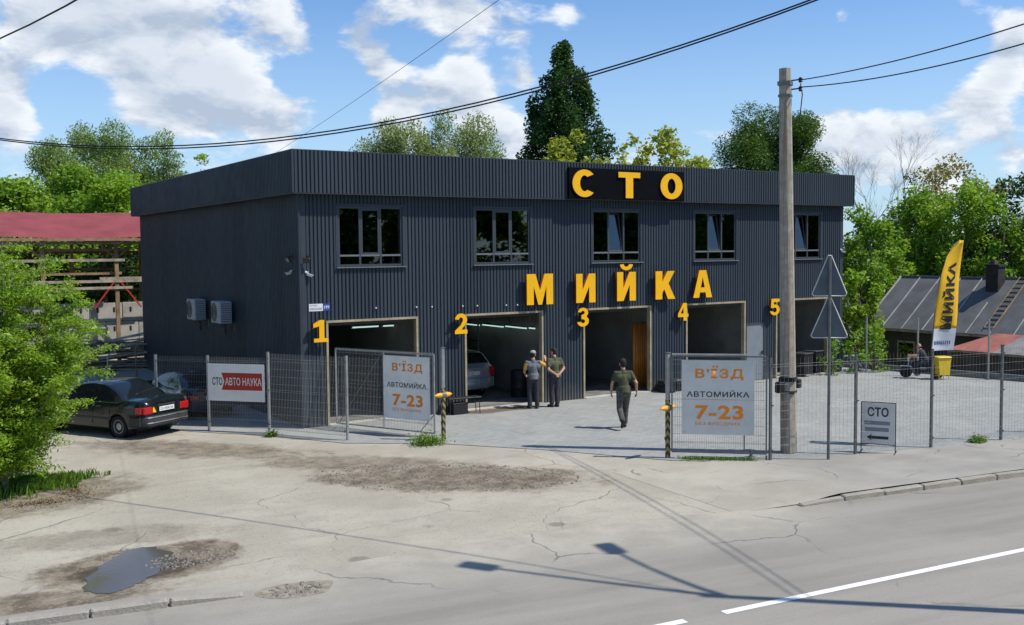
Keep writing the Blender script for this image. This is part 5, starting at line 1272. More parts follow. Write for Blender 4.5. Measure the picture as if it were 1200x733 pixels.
# ------------------------------------------------------------------ small things in the yard
t_ = thing('work_bench', 'low black bench with thin legs beside the bay numbered 2', 'bench', (4.78, -.36, .012), R(-6))
MB().box((0, 0, .47), (1.05, .36, .04), 0, .01).build('top', 'black', t_)
for sx in (-.46, .46):
    for sy in (-.13, .13): MB().tube([(sx, sy, .45), (sx*1.05, sy*1.1, 0)], .014, 6).build('leg', 'black', t_)
t_ = thing('crate', 'black plastic crate pushed under the bench', 'crate', (4.62, -.36, .012), R(4)); mb = MB(); mb.box((0, 0, .01), (.5, .26, .02))
for (x, y, a, b) in ((-.245, 0, .012, .26), (.245, 0, .012, .26), (0, -.125, .475, .012), (0, .125, .475, .012)): mb.box((x, y, .17), (a, b, .30))
mb.build('tub', 'black', t_); MB().box((0, 0, .328), (.53, .29, .016), 0, .005).build('rim', 'car_plastic', t_)
p = G(780, 461)
def tyre(loc, label, R_=.30, w=.2, tilt=0):
    t_ = thing('tyre', label, 'tyre', loc, R(20)); q = w/2
    o = MB().lathe((0, 0, 0), (0, 0, 1), [(0, R_*.62), (0, R_*.93), (.03, R_), (w-.03, R_), (w, R_*.93), (w, R_*.62), (w-.03, R_*.60), (.03, R_*.60), (0, R_*.62)], 24).build('carcass', 'rubber', t_, angle=35)
    mb = MB()
    for k in range(24): a = 2*math.pi*k/24; mb.box((R_*math.cos(a), R_*math.sin(a), w/2), (.015, .03, w*.8), a)
    mb.build('tread', 'rubber', t_)
tyre((12.62, -.42, .014), 'black car tyre lying at the bottom beside the bay numbered 3')
tyre((12.64, -.40, .214), 'black car tyre lying on another tyre beside the bay numbered 3')
t_ = thing('tool_chest', 'black rounded plastic chest beside the bay numbered 3', 'chest', (13.22, -.42, .012), R(-8)); MB().box((0, 0, .17), (.56, .34, .32), 0, .05).build('tub', 'black', t_); MB().box((0, 0, .365), (.60, .38, .07), 0, .03).build('lid', 'car_plastic', t_); MB().tube([(-.1, -.2, .3), (.1, -.2, .3)], .012, 6).build('handle', 'galv_dark', t_)
# bay 3: orange curtain panel and washing booms
p = PY(742, 457, 1.0); q = PY(758, 457, 1.0); zt = PY(750, 380, 1.0)[2]
t_ = thing('curtain', 'tall orange curtain hanging inside the bay numbered 3', 'curtain', (p[0], 1.0, 0.03)); P = []; w = q[0]-p[0]
for i in range(25):
    x = w*i/24
    for z in (0, zt*.5, zt): P.append((x, .035*math.sin(i*1.55)+.01*math.sin(i*.7+z), z))
QQ = np.array([(i*3+j, (i+1)*3+j, (i+1)*3+j+1, i*3+j+1) for i in range(24) for j in range(2)]); o = np_mesh('cloth', np.array(P), QQ, 'orange_panel', t_, True); s_ = o.modifiers.new('s', 'SOLIDIFY'); s_.thickness = .006
MB().tube([(-.05, 0, zt+.01), (w+.3, 0, zt+.01)], .015, 6).tube([(w+.3, 0, zt+.01), (w+.3, 0, 0)], .02, 6).tube([(-.05, 0, zt+.01), (-.05, 0, 3.3)], .006, 5).build('rail', 'galv_dark', t_)
def boom(loc, rz, L, label):
    t_ = thing('wash_boom', label, 'boom', loc, rz); z = loc[2]
    MB().tube([(0, 0, -z+.02), (0, 0, 3.33-z)], .03, 8).build('upright', 'galv_dark', t_); MB().tube([(0, 0, 0), (L*.3, 0, .12), (L*.7, 0, .10), (L, 0, -.08)], .022, 7).build('arm', 'black', t_)
    MB().tube([(L, 0, -.08), (L*.98, .02, -.4), (L*.85, .05, -.9), (L*.6, .05, -1.2), (L*.4, .05, -.9)], .016, 6).build('hose', 'black', t_)
boom((9.95, 3.2, 1.85), R(-10), 1.2, 'black washing boom near the numeral 3 side of its bay'); boom((11.35, 4.4, 1.9), R(10), 1.2, 'black washing boom at the middle of the bay numbered 3')
boom((7.55, 3.4, 1.75), R(160), 1.3, 'black pressure lance boom beside the silver hatchback')
for i, (x, y, l) in enumerate(((2.0, 5.5, 'grey steel shelf rack at the back of the bay numbered 1'), (15.0, 4.0, 'grey steel shelf rack inside the bay numbered 4'))):
    t_ = thing('shelf_rack', l, 'shelf', (x, y, .024))
    for sx in (-.6, .6):
        for sy in (-.2, .2): MB().box((sx, sy, .95), (.04, .04, 1.9)).build('upright', 'galv_dark', t_)
    for z in (.3, .9, 1.5): MB().box((0, 0, z), (1.26, .46, .03)).build('shelf', 'galv_dark', t_)
t_ = thing('barrel', 'dark steel barrel beside the silver hatchback', 'barrel', (8.05, 1.6, .024)); MB().lathe((0, 0, 0), (0, 0, 1), [(0, .27), (.02, .29), (.28, .29), (.30, .30), (.32, .29), (.56, .29), (.58, .30), (.60, .29), (.84, .29), (.86, .28)], 20).build('drum', 'black', t_, angle=30); MB().lathe((.12, 0, .85), (0, 0, 1), [(0, .03), (.03, .03)], 8).build('bung', 'galv_dark', t_)
for i, (px, py, l) in enumerate(((938, 441, 'dark wheeled bin beside the utility pole at the far bay'), (951, 437.5, 'dark wheeled bin in the opening of the far bay'))):
    p = G(px, py); t_ = thing('wheeled_bin', l, 'bin', (p[0], p[1]-.1, .012), R(10)); mb = MB(); mb.prism([(-.24, 0.08), (.24, .08), (.29, .82), (-.29, .82)], lambda a, b: (a, -.26, b), lambda a, b: (a, .26, b)); mb.build('tub', 'black', t_)
    MB().box((0, 0, .85), (.62, .58, .06), 0, .02).build('lid', 'car_plastic', t_); MB().lathe((-.26, .24, .09), (1, 0, 0), [(0, .09), (.05, .09)], 14).lathe((.21, .24, .09), (1, 0, 0), [(0, .09), (.05, .09)], 14).build('wheels', 'rubber', t_)
# trolley frame by the far corner of the building
p = G(998, 434); t_ = thing('steel_trestle', 'small steel trestle at the far corner of the building', 'trestle', (p[0], p[1], .012)); mb = MB()
for s_ in (-.4, .4): mb.tube([(s_, -.25, 0), (s_*.2, 0, .55)], .02, 6); mb.tube([(s_, .25, 0), (s_*.2, 0, .55)], .02, 6)
mb.build('legs', 'galv', t_); MB().tube([(-.5, 0, .56), (.5, 0, .56)], .025, 6).build('bar', 'galv', t_)
# yellow bin
p = G(1103, 445); t_ = thing('litter_bin', 'yellow plastic bin on thin legs at the yard edge', 'bin', (p[0], p[1], .012), R(-20))
MB().prism([(-.20, .18), (.20, .18), (.26, .78), (-.26, .78)], lambda a, b: (a, -.2, b), lambda a, b: (a, .2, b)).build('tub', 'bin_yellow', t_); MB().box((0, 0, .80), (.56, .46, .05), 0, .02).build('lid', 'bin_yellow', t_)
for sx in (-.2, .2):
    for sy in (-.15, .15): MB().tube([(sx, sy, .2), (sx, sy, 0)], .018, 6).build('leg', 'bin_yellow', t_)
# slim posts along the yard's far edge
for (px, py, pt) in ((1015, 437, 372), (1075, 441, 373), (1158, 445.5, 375)):
    p = G(px, py); zt = PH(px, pt, math.hypot(p[0]-CAM[0], p[1]-CAM[1]))[2]
    t_ = thing('steel_post', 'slim pale steel post at the far edge of the yard', 'post', (p[0], p[1], .012), 0, 'posts at the far edge of the yard')
    MB().tube([(0, 0, -.2), (0, 0, zt)], .035, 8).build('shaft', 'galv', t_); MB().box((0, 0, .01), (.16, .16, .02)).build('base_plate', 'galv_dark', t_)

# ------------------------------------------------------------------ old house below the yard
H = thing('old_house', 'low old house with grey felt roof and sooty brick chimney', 'house', (0, 0, 0)); HB = -1.4
EX, EZ, RX, RZ, HY0, HY1 = 28.0, 1.24, 30.7, 3.42, 3.92, -15.0
MB().box((RX, (HY0+HY1)/2-.2, (HB+1.35)/2), (4.6, HY0-HY1-.8, 1.35-HB+.1)).build('wall', 'plaster_dark', H)
for y in (HY0-.42, HY1+.2): MB().prism([(EX+.4, 1.2), (2*RX-EX-.4, 1.2), (RX, RZ-.25)], lambda a, b: (a, y, b), lambda a, b: (a, y-.2, b)).build('gable', 'wood_grey', H)
sl = V(RX-EX, 0, RZ-EZ); sl_l = np.linalg.norm(sl); sd_ = sl/sl_l; nn = V(-sd_[2], 0, sd_[0])
ysm = [3.92]+[3.92-1.02*k for k in range(1, 19)]
for k in range(len(ysm)-1):
    y0, y1 = ysm[k], ysm[k+1]; off = nn*(.004*(k % 3)); e = rng.uniform(-.03, .03)
    a = V(EX+e, y0-.004, EZ)+off; b = V(EX+e, y1+.004, EZ)+off; c = V(RX, y1+.004, RZ)+off; d = V(RX, y0-.004, RZ)+off
    P = [a, b, c, d]; P2 = [p-nn*.03 for p in P]
    MB().add(P+P2, [(0, 1, 2, 3), (7, 6, 5, 4), (0, 4, 5, 1), (1, 5, 6, 2), (2, 6, 7, 3), (3, 7, 4, 0)]).build('roof_panel', 'old_roof', H)
    if k < 12 or k % 2: 
        s0, s1 = (.0, 1.0) if k not in (5, 7) else (.0, .55)
        p0 = V(EX, y0, EZ)+sl*s0+nn*.02; p1 = V(EX, y0, EZ)+sl*s1+nn*.02
        MB().tube([p0, p0*.5+p1*.5+V(0, rng.uniform(-.015, .015), 0), p1], .026 if k else .045, 4, sq=True).build('batten', 'roof_batten', H)
MB().quad((2*RX-EX, HY0, EZ), (2*RX-EX, HY1-.4, EZ), (RX+.01, HY1-.4, RZ-.01), (RX+.01, HY0, RZ-.01)).build('rear_roof', 'old_roof', H)
MB().tube([(RX, HY0, RZ+.02), (RX, HY1, RZ+.02)], .05, 6).build('ridge', 'old_roof', H)
MB().box((EX+.02, (HY0+HY1)/2, EZ-.06), (.04, HY0-HY1, .10)).build('eaves_board', 'wood_grey', H)
cy_ = PX(1168, 330, RX-.35)[1]
ch = thing('chimney', None, None); ch.parent = H; ch.location = (RX-.45, cy_, 0)
MB().box((0, 0, 3.35), (.50, .56, 1.2)).build('stack', 'soot', ch); MB().box((0, 0, 3.98), (.60, .66, .10)).build('crown', 'soot', ch); MB().box((0, .08, 4.11), (.22, .22, .16)).build('pot', 'brick_dark', ch)
LA = thing('roof_ladder', 'dark ladder lying on the old grey roof below the chimney', 'ladder', (0, 0, 0)); ly = cy_-1.05
for q in (-.2, .2): MB().tube([V(EX+.25, ly+q, EZ+.2)+nn*.09, V(RX, ly+q, RZ)+nn*.09], .024, 5).build('rail', 'wood', LA)
for k in range(11): p = V(EX+.25, ly, EZ+.2)*(1-(k+.5)/11)+V(RX, ly, RZ)*((k+.5)/11)+nn*.09; MB().tube([p-V(0, .2, 0), p+V(0, .2, 0)], .018, 5).build('rung', 'black', LA)
for y in (1.9, -.6, -8): 
    w_ = MB().box((RX-2.32, y, .25), (.06, .9, .9)).build('window', 'wood_grey', H); MB().box((RX-2.345, y, .25), (.03, .74, .74)).build('pane', 'glass_dark', w_)
# small outbuilding in front of it
SH = thing('outbuilding', 'low brick outbuilding with faded red hipped roof', 'shed', (0, 0, 0))
sy0, sy1, sx0, sx1, sz = -2.2, -9.2, 25.9, 27.6, .80
MB().box(((sx0+sx1)/2, (sy0+sy1)/2, (HB+sz)/2), (sx1-sx0, sy0-sy1, sz-HB+.1)).build('wall', 'brick_dark', SH)
e = .28; A = [(sx0-e, sy0+e, sz), (sx0-e, sy1-e, sz), (sx1+e, sy1-e, sz), (sx1+e, sy0+e, sz)]; rz_ = sz+.62; r0 = ((sx0+sx1)/2+.2, sy0-1.0, rz_); r1 = ((sx0+sx1)/2+.2, sy1+.9, rz_)
MB().add([A[3], A[0], r0], [(0, 1, 2)]).add([A[0], A[1], r1, r0], []).build('hip', 'shed_red', SH)
ym = sy0-1.7; f_ = .26
MB().add([A[0], (A[0][0], ym, sz), ((r0[0]), ym-.4, rz_), r0], [(0, 1, 2, 3)]).build('roof_slope', 'shed_red', SH); MB().add([(A[0][0], ym, sz), A[1], r1, (r0[0], ym-.4, rz_)], [(0, 1, 2, 3)]).build('roof_slope', 'shed_grey', SH)
MB().add([A[1], A[2], r1], [(0, 1, 2)]).build('hip', 'shed_grey', SH); MB().add([A[2], A[3], r0, r1], [(0, 1, 2, 3)]).build('roof_slope', 'shed_grey', SH)
MB().box((sx0-.2, (sy0+sy1)/2, sz-.05), (.04, sy0-sy1+.5, .08)).build('eaves_board', 'wood_grey', SH)

# ------------------------------------------------------------------ timber shelter and lumber behind the building
PG = thing('timber_shelter', 'open timber shelter with a red sheet metal roof', 'shelter', (0, 0, 0)); PYY = 22.0
E0, E1, T0, T1 = -12.0, 4.0, 5.52, 6.78
pit = .19; n = int((E1-E0)/pit); P = []
for i in range(n*2+1):
    x = E0+i*pit/2; wv = .03*(i % 2)+.05*math.sin(x*.9)
    for k in range(5): q = k/4; P.append((x, PYY-.5+q*4.6, T0+(T1-T0)*q+wv*(1-.4*q)))
idx = np.arange(len(P)).reshape(-1, 5); np_mesh('roof', np.array(P), np.stack([idx[:-1, :-1], idx[1:, :-1], idx[1:, 1:], idx[:-1, 1:]], -1).reshape(-1, 4), 'red_roof', PG, True)
for i in range(18): MB().box((E0+.3+i*.93, PYY+1.8, 0), (.06, 4.4, .12)).build('rafter', 'wood', PG).location = (0, 0, 0)
for o_ in [q for q in bpy.data.objects if q.parent == PG and q.name.startswith('rafter')]:
    a = math.atan2(T1-T0, 4.6); o_.rotation_euler = (a, 0, 0); o_.location = (0, (PYY+1.8)*(1-math.cos(a)), (T0+T1)/2-.1-(PYY+1.8)*math.sin(a))
MB().box(((E0+E1)/2, PYY-.48, T0-.07), (E1-E0, .04, .12)).build('fascia_board', 'wood', PG)
for x in (-9.4, -6.4, -3.3, -.25, 2.6):
    MB().box((x, PYY, 2.72), (.16, .16, 5.5)).build('post', 'wood', PG); MB().box((x+.2, PYY+3.6, 3.2), (.14, .14, 6.4)).build('post', 'wood', PG)
for (x0, x1, z) in ((-9.4, .1, 4.54), (-9.4, 1.6, 3.60), (-5.0, .4, 3.30), (-1.0, 3, 3.72), (-9.4, 2.6, 5.3)): MB().box(((x0+x1)/2, PYY-.11, z), (x1-x0, .05, .12)).build('rail', 'wood_grey', PG)
for (x0, x1, z, dy) in ((-9.4, 3, 4.9, 3.5), (-9.4, 3, 4.1, 3.5), (-9.4, 3, 3.1, 3.5), (-3.3, .2, 5.0, .12), (-6.4, 0, 3.95, .12)): MB().box(((x0+x1)/2, PYY+dy, z), (x1-x0, .05, .12)).build('rail', 'wood', PG)
for x in (-7.9, -4.8, -1.8, 1.2): MB().box((x, PYY+1.8, 3.0), (.12, .12, 6.0)).build('post', 'wood', PG)
for x in (-6.4, -3.3, -.25): MB().tube([(x, PYY-.02, 4.6), (x-.9, PYY-.02, 5.45)], .05, 4, sq=True).build('brace', 'wood', PG); MB().tube([(x, PYY+.02, 4.6), (x+.9, PYY+.02, 5.45)], .05, 4, sq=True).build('brace', 'wood', PG)
for s_ in (-1, 1): MB().tube([(-.25+s_*.15, PYY-.1, 3.55), (-.25+s_*1.0, PYY-.1, 2.4)], .045, 4, sq=True).build('brace', 'red_steel', PG)
CW = thing('block_wall', 'pale concrete block wall under the timber shelter', 'wall', (0, 0, 0))
for r_ in range(3):
    for k in range(8):
        x = -8.4+k*1.42+(.7 if r_ % 2 else 0); b_ = MB().box((0, 0, 0), (1.40, .4, .86), 0, .02).build('block', 'concrete', CW); b_.location = (x+.7, 23+rng.uniform(-.03, .03), .43+r_*.87)
        for q in (-.35, .35): MB().box((q, -.201, .1), (.09, .02, .22), 0, .004).build('lifting_hole', 'black', b_)
LP = thing('lumber_pile', 'untidy pile of weathered boards behind the parked saloon', 'lumber', (0, 0, 0))
for k in range(64):
    L = rng.uniform(2.4, 4.6); o_ = MB().box((0, 0, 0), (L, rng.uniform(.10, .22), rng.uniform(.03, .06))).build('board', 'wood_grey' if rng.random() < .75 else 'concrete', LP)
    lay = k//8; o_.location = (-1.6+rng.uniform(-1.6, 1.6)+.1*lay, 17.9+rng.uniform(-.5, .8)+.08*lay, .05+lay*.16+rng.uniform(0, .05)); o_.rotation_euler = (rng.uniform(-.1, .1), rng.uniform(-.05, .05)*(1+.5*lay), rng.uniform(-.12, .12)*(1+lay*.4))
for (px, py, pt, l) in ((127, 447, 415, 'thin bent steel post in front of the lumber pile'), (160, 442, 405, 'thin rusty steel post beside the shaded wall')):
    p = G(px, py); zt = PH(px, pt, math.hypot(p[0]-CAM[0], p[1]-CAM[1]))[2]; t_ = thing('steel_post', l, 'post', (p[0], p[1], 0)); MB().tube([(0, 0, -.2), (0, 0, zt-.1), (.08, 0, zt), (.22, 0, zt+.02)], .03, 7).build('shaft', 'galv' if px < 140 else 'wood', t_); MB().box((0, 0, .01), (.14, .14, .02)).build('base_plate', 'galv_dark', t_)

# ------------------------------------------------------------------ vegetation
def leaf_quads(C, size, up=.4, aspect=.55, droop=0.0, seed=0):
    r_ = np.random.default_rng(seed); n = len(C)
    u = r_.normal(size=(n, 3)); u[:, 2] = u[:, 2]*.6-droop; u /= np.linalg.norm(u, axis=1)[:, None]
    nr = r_.normal(size=(n, 3)); nr[:, 2] = np.abs(nr[:, 2])+up; v = np.cross(nr, u); v /= np.linalg.norm(v, axis=1)[:, None]+1e-9
    s = (size*r_.uniform(.6, 1.3, n))[:, None]; w = s*aspect
    nn_ = np.cross(u, v)
    P = np.empty((n, 4, 3)); P[:, 0] = C-u*s*.5; P[:, 1] = C+v*w*.5+nn_*s*.06; P[:, 2] = C+u*s*.5; P[:, 3] = C-v*w*.5+nn_*s*.06
    return P.reshape(-1, 3), np.arange(n*4).reshape(n, 4)
LEAFX = 7.5
def crown_points(clumps, per, seed, shell=.55):
    r_ = np.random.default_rng(seed); out = []
    for (c, rad) in clumps:
        k = max(6, int(LEAFX*per*np.prod(rad)**(2/3))); d = r_.normal(size=(k, 3)); d /= np.linalg.norm(d, axis=1)[:, None]
        q = r_.uniform(shell, 1.08, k)[:, None]+r_.normal(0, .06, (k, 1)); out.append(c+d*q*rad)
    return np.concatenate(out)
def limbs(mb, base, top, targets, r0, seed, n=7):
    r_ = random.Random(seed); base = V(*base); top = V(*top); ks = np.linspace(0, 1, 7); pts = []; rad = []
    for k in ks: pts.append(base*(1-k)+top*k+V(r_.uniform(-1, 1), r_.uniform(-1, 1), 0)*r0*1.2*(k > 0)); rad.append(r0*(1-.82*k))
    mb.tube(pts, rad, n)
    for tg in targets:
        k = r_.uniform(.25, .9); i = min(5, int(k*6)); a = pts[i]; m_ = a*.45+tg*.55+V(0, 0, -.12*np.linalg.norm(tg-a)); rr = max(.018, rad[i]*.45)
        mb.tube([a, m_, tg], [rr, rr*.6, rr*.2], 5, caps=False)
def tree(name, label, base, height, width, z0=.25, mat='leaf_green', bark='bark', nclump=46, per=60, leaf=.24, clump=.19, group=None, kind='broad', seed=1, trunk_r=None, depth=None, droop=.1, shell=.5, aspect=.6):
    r_ = np.random.default_rng(seed); T = thing(name, label, 'tree', base, r_.uniform(0, 6.28), group)
    hw = width/2; dw = (depth or width)/2; clumps = []
    for i in range(nclump):
        while True:
            d = r_.uniform(-1, 1, 3)
            if kind == 'column':
                zz = ((i+r_.random())/nclump)**1.15; d[2] = zz*2-1; an_ = r_.uniform(0, 6.28); q_ = math.sqrt(r_.random()); rr = min(1.0, .80+.9*zz)*(1-zz**2.3)**.75+.02; 
                d[0], d[1] = math.cos(an_)*q_*rr, math.sin(an_)*q_*rr; break
            elif kind == 'umbrella':
                if np.linalg.norm(d*V(1, 1, .8)) < 1 and d[2] > -.55: break
            else:
                if .12 < np.linalg.norm(d) < 1 and np.linalg.norm(d) > r_.uniform(0, .85): break
        c = V(d[0]*hw, d[1]*dw, height*(z0+(1-z0)*(d[2]+1)/2)*.97)
        rad = width*clump*r_.uniform(.6, 1.25)*V(1, 1, .72 if kind != 'column' else 1.25)*((.35+.75*rr) if kind == 'column' else 1)
        if kind == 'umbrella': rad = rad*V(1.2, 1.2, .8)
        clumps.append((c, rad))
    C = crown_points(clumps, per, seed+5, shell)
    rad_ = np.percentile(np.hypot(C[:, 0], C[:, 1]*hw/dw), 97); C[:, :2] *= hw/rad_
    lo, hi = np.percentile(C[:, 2], .5), np.percentile(C[:, 2], 99.6); C[:, 2] = height*z0*.6+(C[:, 2]-lo)*(height-height*z0*.6)/(hi-lo); C = C[C[:, 2] > .05]
    if kind == 'willow':
        k = len(C)//2; S_ = C[:k].copy(); S_[:, 2] -= np.abs(r_.normal(0, height*.10, k)); C = np.concatenate([C, S_]); C = C[C[:, 2] > .3]
    if kind == 'spray':      # leaf clusters only at twig ends
        pass
    Pv, Qv = leaf_quads(C, leaf, .4, aspect, droop if kind != 'willow' else .9, seed+9)
    np_mesh('crown', Pv, Qv, mat, T)
    mb = MB(); limbs(mb, (0, 0, -.3), (0, 0, height*(.82 if kind != 'umbrella' else .72)), [c for c, _ in clumps[::max(1, len(clumps)//26)]], trunk_r or max(.08, height*.022), seed); mb.build('trunk', bark, T, smooth=True, fix=False)
    return T
def place(px, dist): p = PH(px, 300, dist); return V(p[0], p[1], 0)
def hz_at(px, py, dist): return PH(px, py, dist)[2]
PXM = lambda w, dist: w*dist/FPX*1.02      # pixels at a distance -> metres
def T_(px, dist, top, wpx, label, gz=0.0, **kw):
    b = place(px, dist); b[2] = gz; h = hz_at(px, top, dist)-gz
    return tree(kw.pop('name', 'broadleaf_tree'), label, b, h, PXM(wpx, dist), **kw)
# behind the timber shelter
T_(88, 76, 172, 120, 'pale willow over the red roofed shelter with the widest crown', name='willow_tree', kind='willow', mat='leaf_willow', nclump=52, leaf=.24, aspect=.32, per=85, z0=.2, seed=21, group='willows behind the shelter')
T_(138, 80, 152, 110, 'tallest pale willow behind the timber shelter', name='willow_tree', kind='willow', mat='leaf_willow', nclump=52, leaf=.24, aspect=.32, per=85, z0=.2, seed=22, group='willows behind the shelter')
T_(192, 78, 156, 62, 'slim pale willow next to the dark car wash roof', name='willow_tree', kind='willow', mat='leaf_willow', nclump=36, leaf=.24, aspect=.32, per=85, z0=.2, seed=23, group='willows behind the shelter')
T_(234, 70, 182, 46, 'small bright green tree peeping over the car wash side fascia', mat='leaf_bright', nclump=24, leaf=.24, seed=24, z0=.3)
for i, (px, ds, tp, wp, lb) in enumerate(((-20, 62, 205, 110, 'bright green tree behind the open end of the shelter'), (40, 60, 212, 120, 'deep green bushy tree over the open end of the red roof'), (100, 62, 198, 120, 'bright green bushy tree below the tallest willow'), (165, 61, 205, 110, 'bright green bushy tree where the red roof meets the car wash'))):
    T_(px, ds, tp, wp, lb, mat='leaf_bright' if i % 2 else 'leaf_green', nclump=44, per=62, leaf=.26, z0=.10, seed=31+i, group='bright trees behind the shelter')
for i, px in enumerate((20, 75, 125, 160)):
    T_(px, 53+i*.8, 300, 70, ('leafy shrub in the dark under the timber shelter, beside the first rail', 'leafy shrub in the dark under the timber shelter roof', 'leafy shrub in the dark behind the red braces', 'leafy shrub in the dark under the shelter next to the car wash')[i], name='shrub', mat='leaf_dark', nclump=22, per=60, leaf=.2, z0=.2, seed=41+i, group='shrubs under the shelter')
# over the roof
T_(468, 92, 146, 100, 'pale airy tree over the roof, the one farther from the poplar', kind='willow', mat='leaf_pale', nclump=60, per=50, leaf=.28, aspect=.4, z0=.3, seed=51, group='pale trees over the roof')
T_(535, 94, 138, 108, 'pale airy tree over the roof, the one closer to the poplar', kind='willow', mat='leaf_pale', nclump=60, per=50, leaf=.28, aspect=.4, z0=.3, seed=52, group='pale trees over the roof')
T_(664, 78, 58, 116, 'tall dark pyramidal poplar behind the СТО sign', name='poplar_tree', kind='column', mat='leaf_dark', nclump=230, per=80, leaf=.26, clump=.12, z0=.10, seed=53, droop=-.3)
T_(668, 64, 160, 110, 'yellow green chestnut tree below the tall dark poplar', name='chestnut_tree', mat='leaf_yellow', nclump=70, per=55, leaf=.30, clump=.12, z0=.35, seed=54)
T_(768, 64, 154, 128, 'sparse yellow green tree with airy twigs beside the СТО sign', name='chestnut_tree', mat='leaf_yellow', nclump=110, per=40, leaf=.30, clump=.08, z0=.45, seed=55, bark='bark_grey', shell=.2)
T_(908, 82, 131, 138, 'broad dark pine with a domed crown behind the utility pole', name='pine_tree', kind='umbrella', mat='leaf_pine', nclump=130, per=85, leaf=.24, clump=.14, z0=.36, seed=59, droop=-.2, aspect=.35)
# right of the building
for i, (px, ds, tp, wp, mt, gz, lb) in enumerate(((1018, 54, 245, 75, 'leaf_green', -1.3, 'green leafy tree touching the far corner of the car wash'), (1008, 47, 318, 56, 'leaf_bright', -1.3, 'rounded pale green bush at the far corner of the car wash'), (1048, 57, 284, 60, 'leaf_bright', -1.3, 'rounded bright bush at the gable of the old house'),
        (1075, 62, 222, 100, 'leaf_green', -1.3, 'green tree standing behind the gable of the old house'), (1130, 60, 215, 90, 'leaf_bright', -1.3, 'light green tree behind the yellow feather flag'), (1172, 59, 232, 84, 'leaf_green', -1.3, 'green tree behind the chimney of the old house'),
        (1215, 60, 205, 90, 'leaf_dark', -1.3, 'dark green tree beyond the chimney of the old house'), (1100, 72, 186, 110, 'leaf_red', -1.0, 'tall tree with reddish young leaves behind the old house'), (1165, 74, 214, 80, 'leaf_red', -1.0, 'reddish young tree behind the chimney'), (1098, 61, 262, 80, 'leaf_green', -1.3, 'dense green tree close behind the old roof'), (1152, 62, 264, 80, 'leaf_dark', -1.3, 'dense dark green tree close behind the chimney'), (1035, 68, 262, 80, 'leaf_green', -1.0, 'hazel green tree under the bare trees'))):
    T_(px, ds, tp, wp, lb, gz=gz, mat=mt, nclump=50 if mt != 'leaf_red' else 60, per=66 if mt != 'leaf_red' else 46, leaf=.22, clump=.17 if mt != 'leaf_red' else .12, z0=.06 if mt != 'leaf_red' else .2, seed=61+i, group='trees right of the car wash')
for i, (px, ds, wp) in enumerate(((975, 40.5, 28), (1004, 41.5, 34), (1024, 42, 34))):
    T_(px, ds, 385 if i else 395, wp, ('leafy bush low behind the steel trestle', 'leafy bush low beside the steel trestle', 'leafy bush low at the wall of the old house')[i], gz=-1.3, name='shrub', mat='leaf_green', nclump=22, per=110, leaf=.13, z0=.05, seed=81+i)
# bare trees
def bare(px, dist, top, label, seed, wpx):
    r_ = random.Random(seed); b = place(px, dist); T = thing('bare_tree', label, 'tree', b, 0, 'bare trees'); H_ = hz_at(px, top, dist); mb = MB()
    def grow(p, d, L, rad, lv):
        q = p+d*L*.5+V(r_.uniform(-1, 1), r_.uniform(-1, 1), 0)*L*.05; e = p+d*L; mb.tube([p, q, e], [rad, rad*.8, rad*.6], 5 if lv < 2 else 4, caps=False)
        if lv >= 6: return
        for _ in range(3 if lv < 5 else 4):
            nd = d+V(r_.uniform(-1, 1), r_.uniform(-1, 1), r_.uniform(-.15, .6))*.62; nd /= np.linalg.norm(nd); k = r_.uniform(.55, 1); grow(p+d*L*k, nd, L*r_.uniform(.58, .74), rad*.52, lv+1)
    grow(V(0, 0, 0), V(0, 0, 1), H_*.46, .10, 0); mb.build('trunk', 'bark_grey', T, fix=False)
bare(1042, 72, 178, 'taller bare grey tree against the sky', 91, 60); bare(1008, 74, 196, 'shorter bare grey tree beside the car wash fascia', 92, 40)
for i, (x, y, h_) in enumerate(((-17, 7, 12), (-16.5, 16, 13.5), (-18, 26, 13))):  # added trees out of view, blocking sky light to darken the side wall
    tree('broadleaf_tree', 'added tree out of view beyond the big shrub, screening sky light from the side wall', (x, y, 0), h_, 9.0, mat='leaf_green', nclump=50, per=14, leaf=.5, z0=.08, seed=121+i, group='added trees screening the side wall')
# row of trees across the road (mirrored in the upper windows)
for i in range(7):
    b = V(10+i*9.0, -36-2.2*(i % 3), 0); tree('broadleaf_tree', 'street tree across the road, mirrored in the upper windows', b, 11.5+(i % 3)*1.5, 9.5, mat='leaf_green', nclump=60, per=12, leaf=.6, z0=.10, seed=101+i, group='trees across the road')

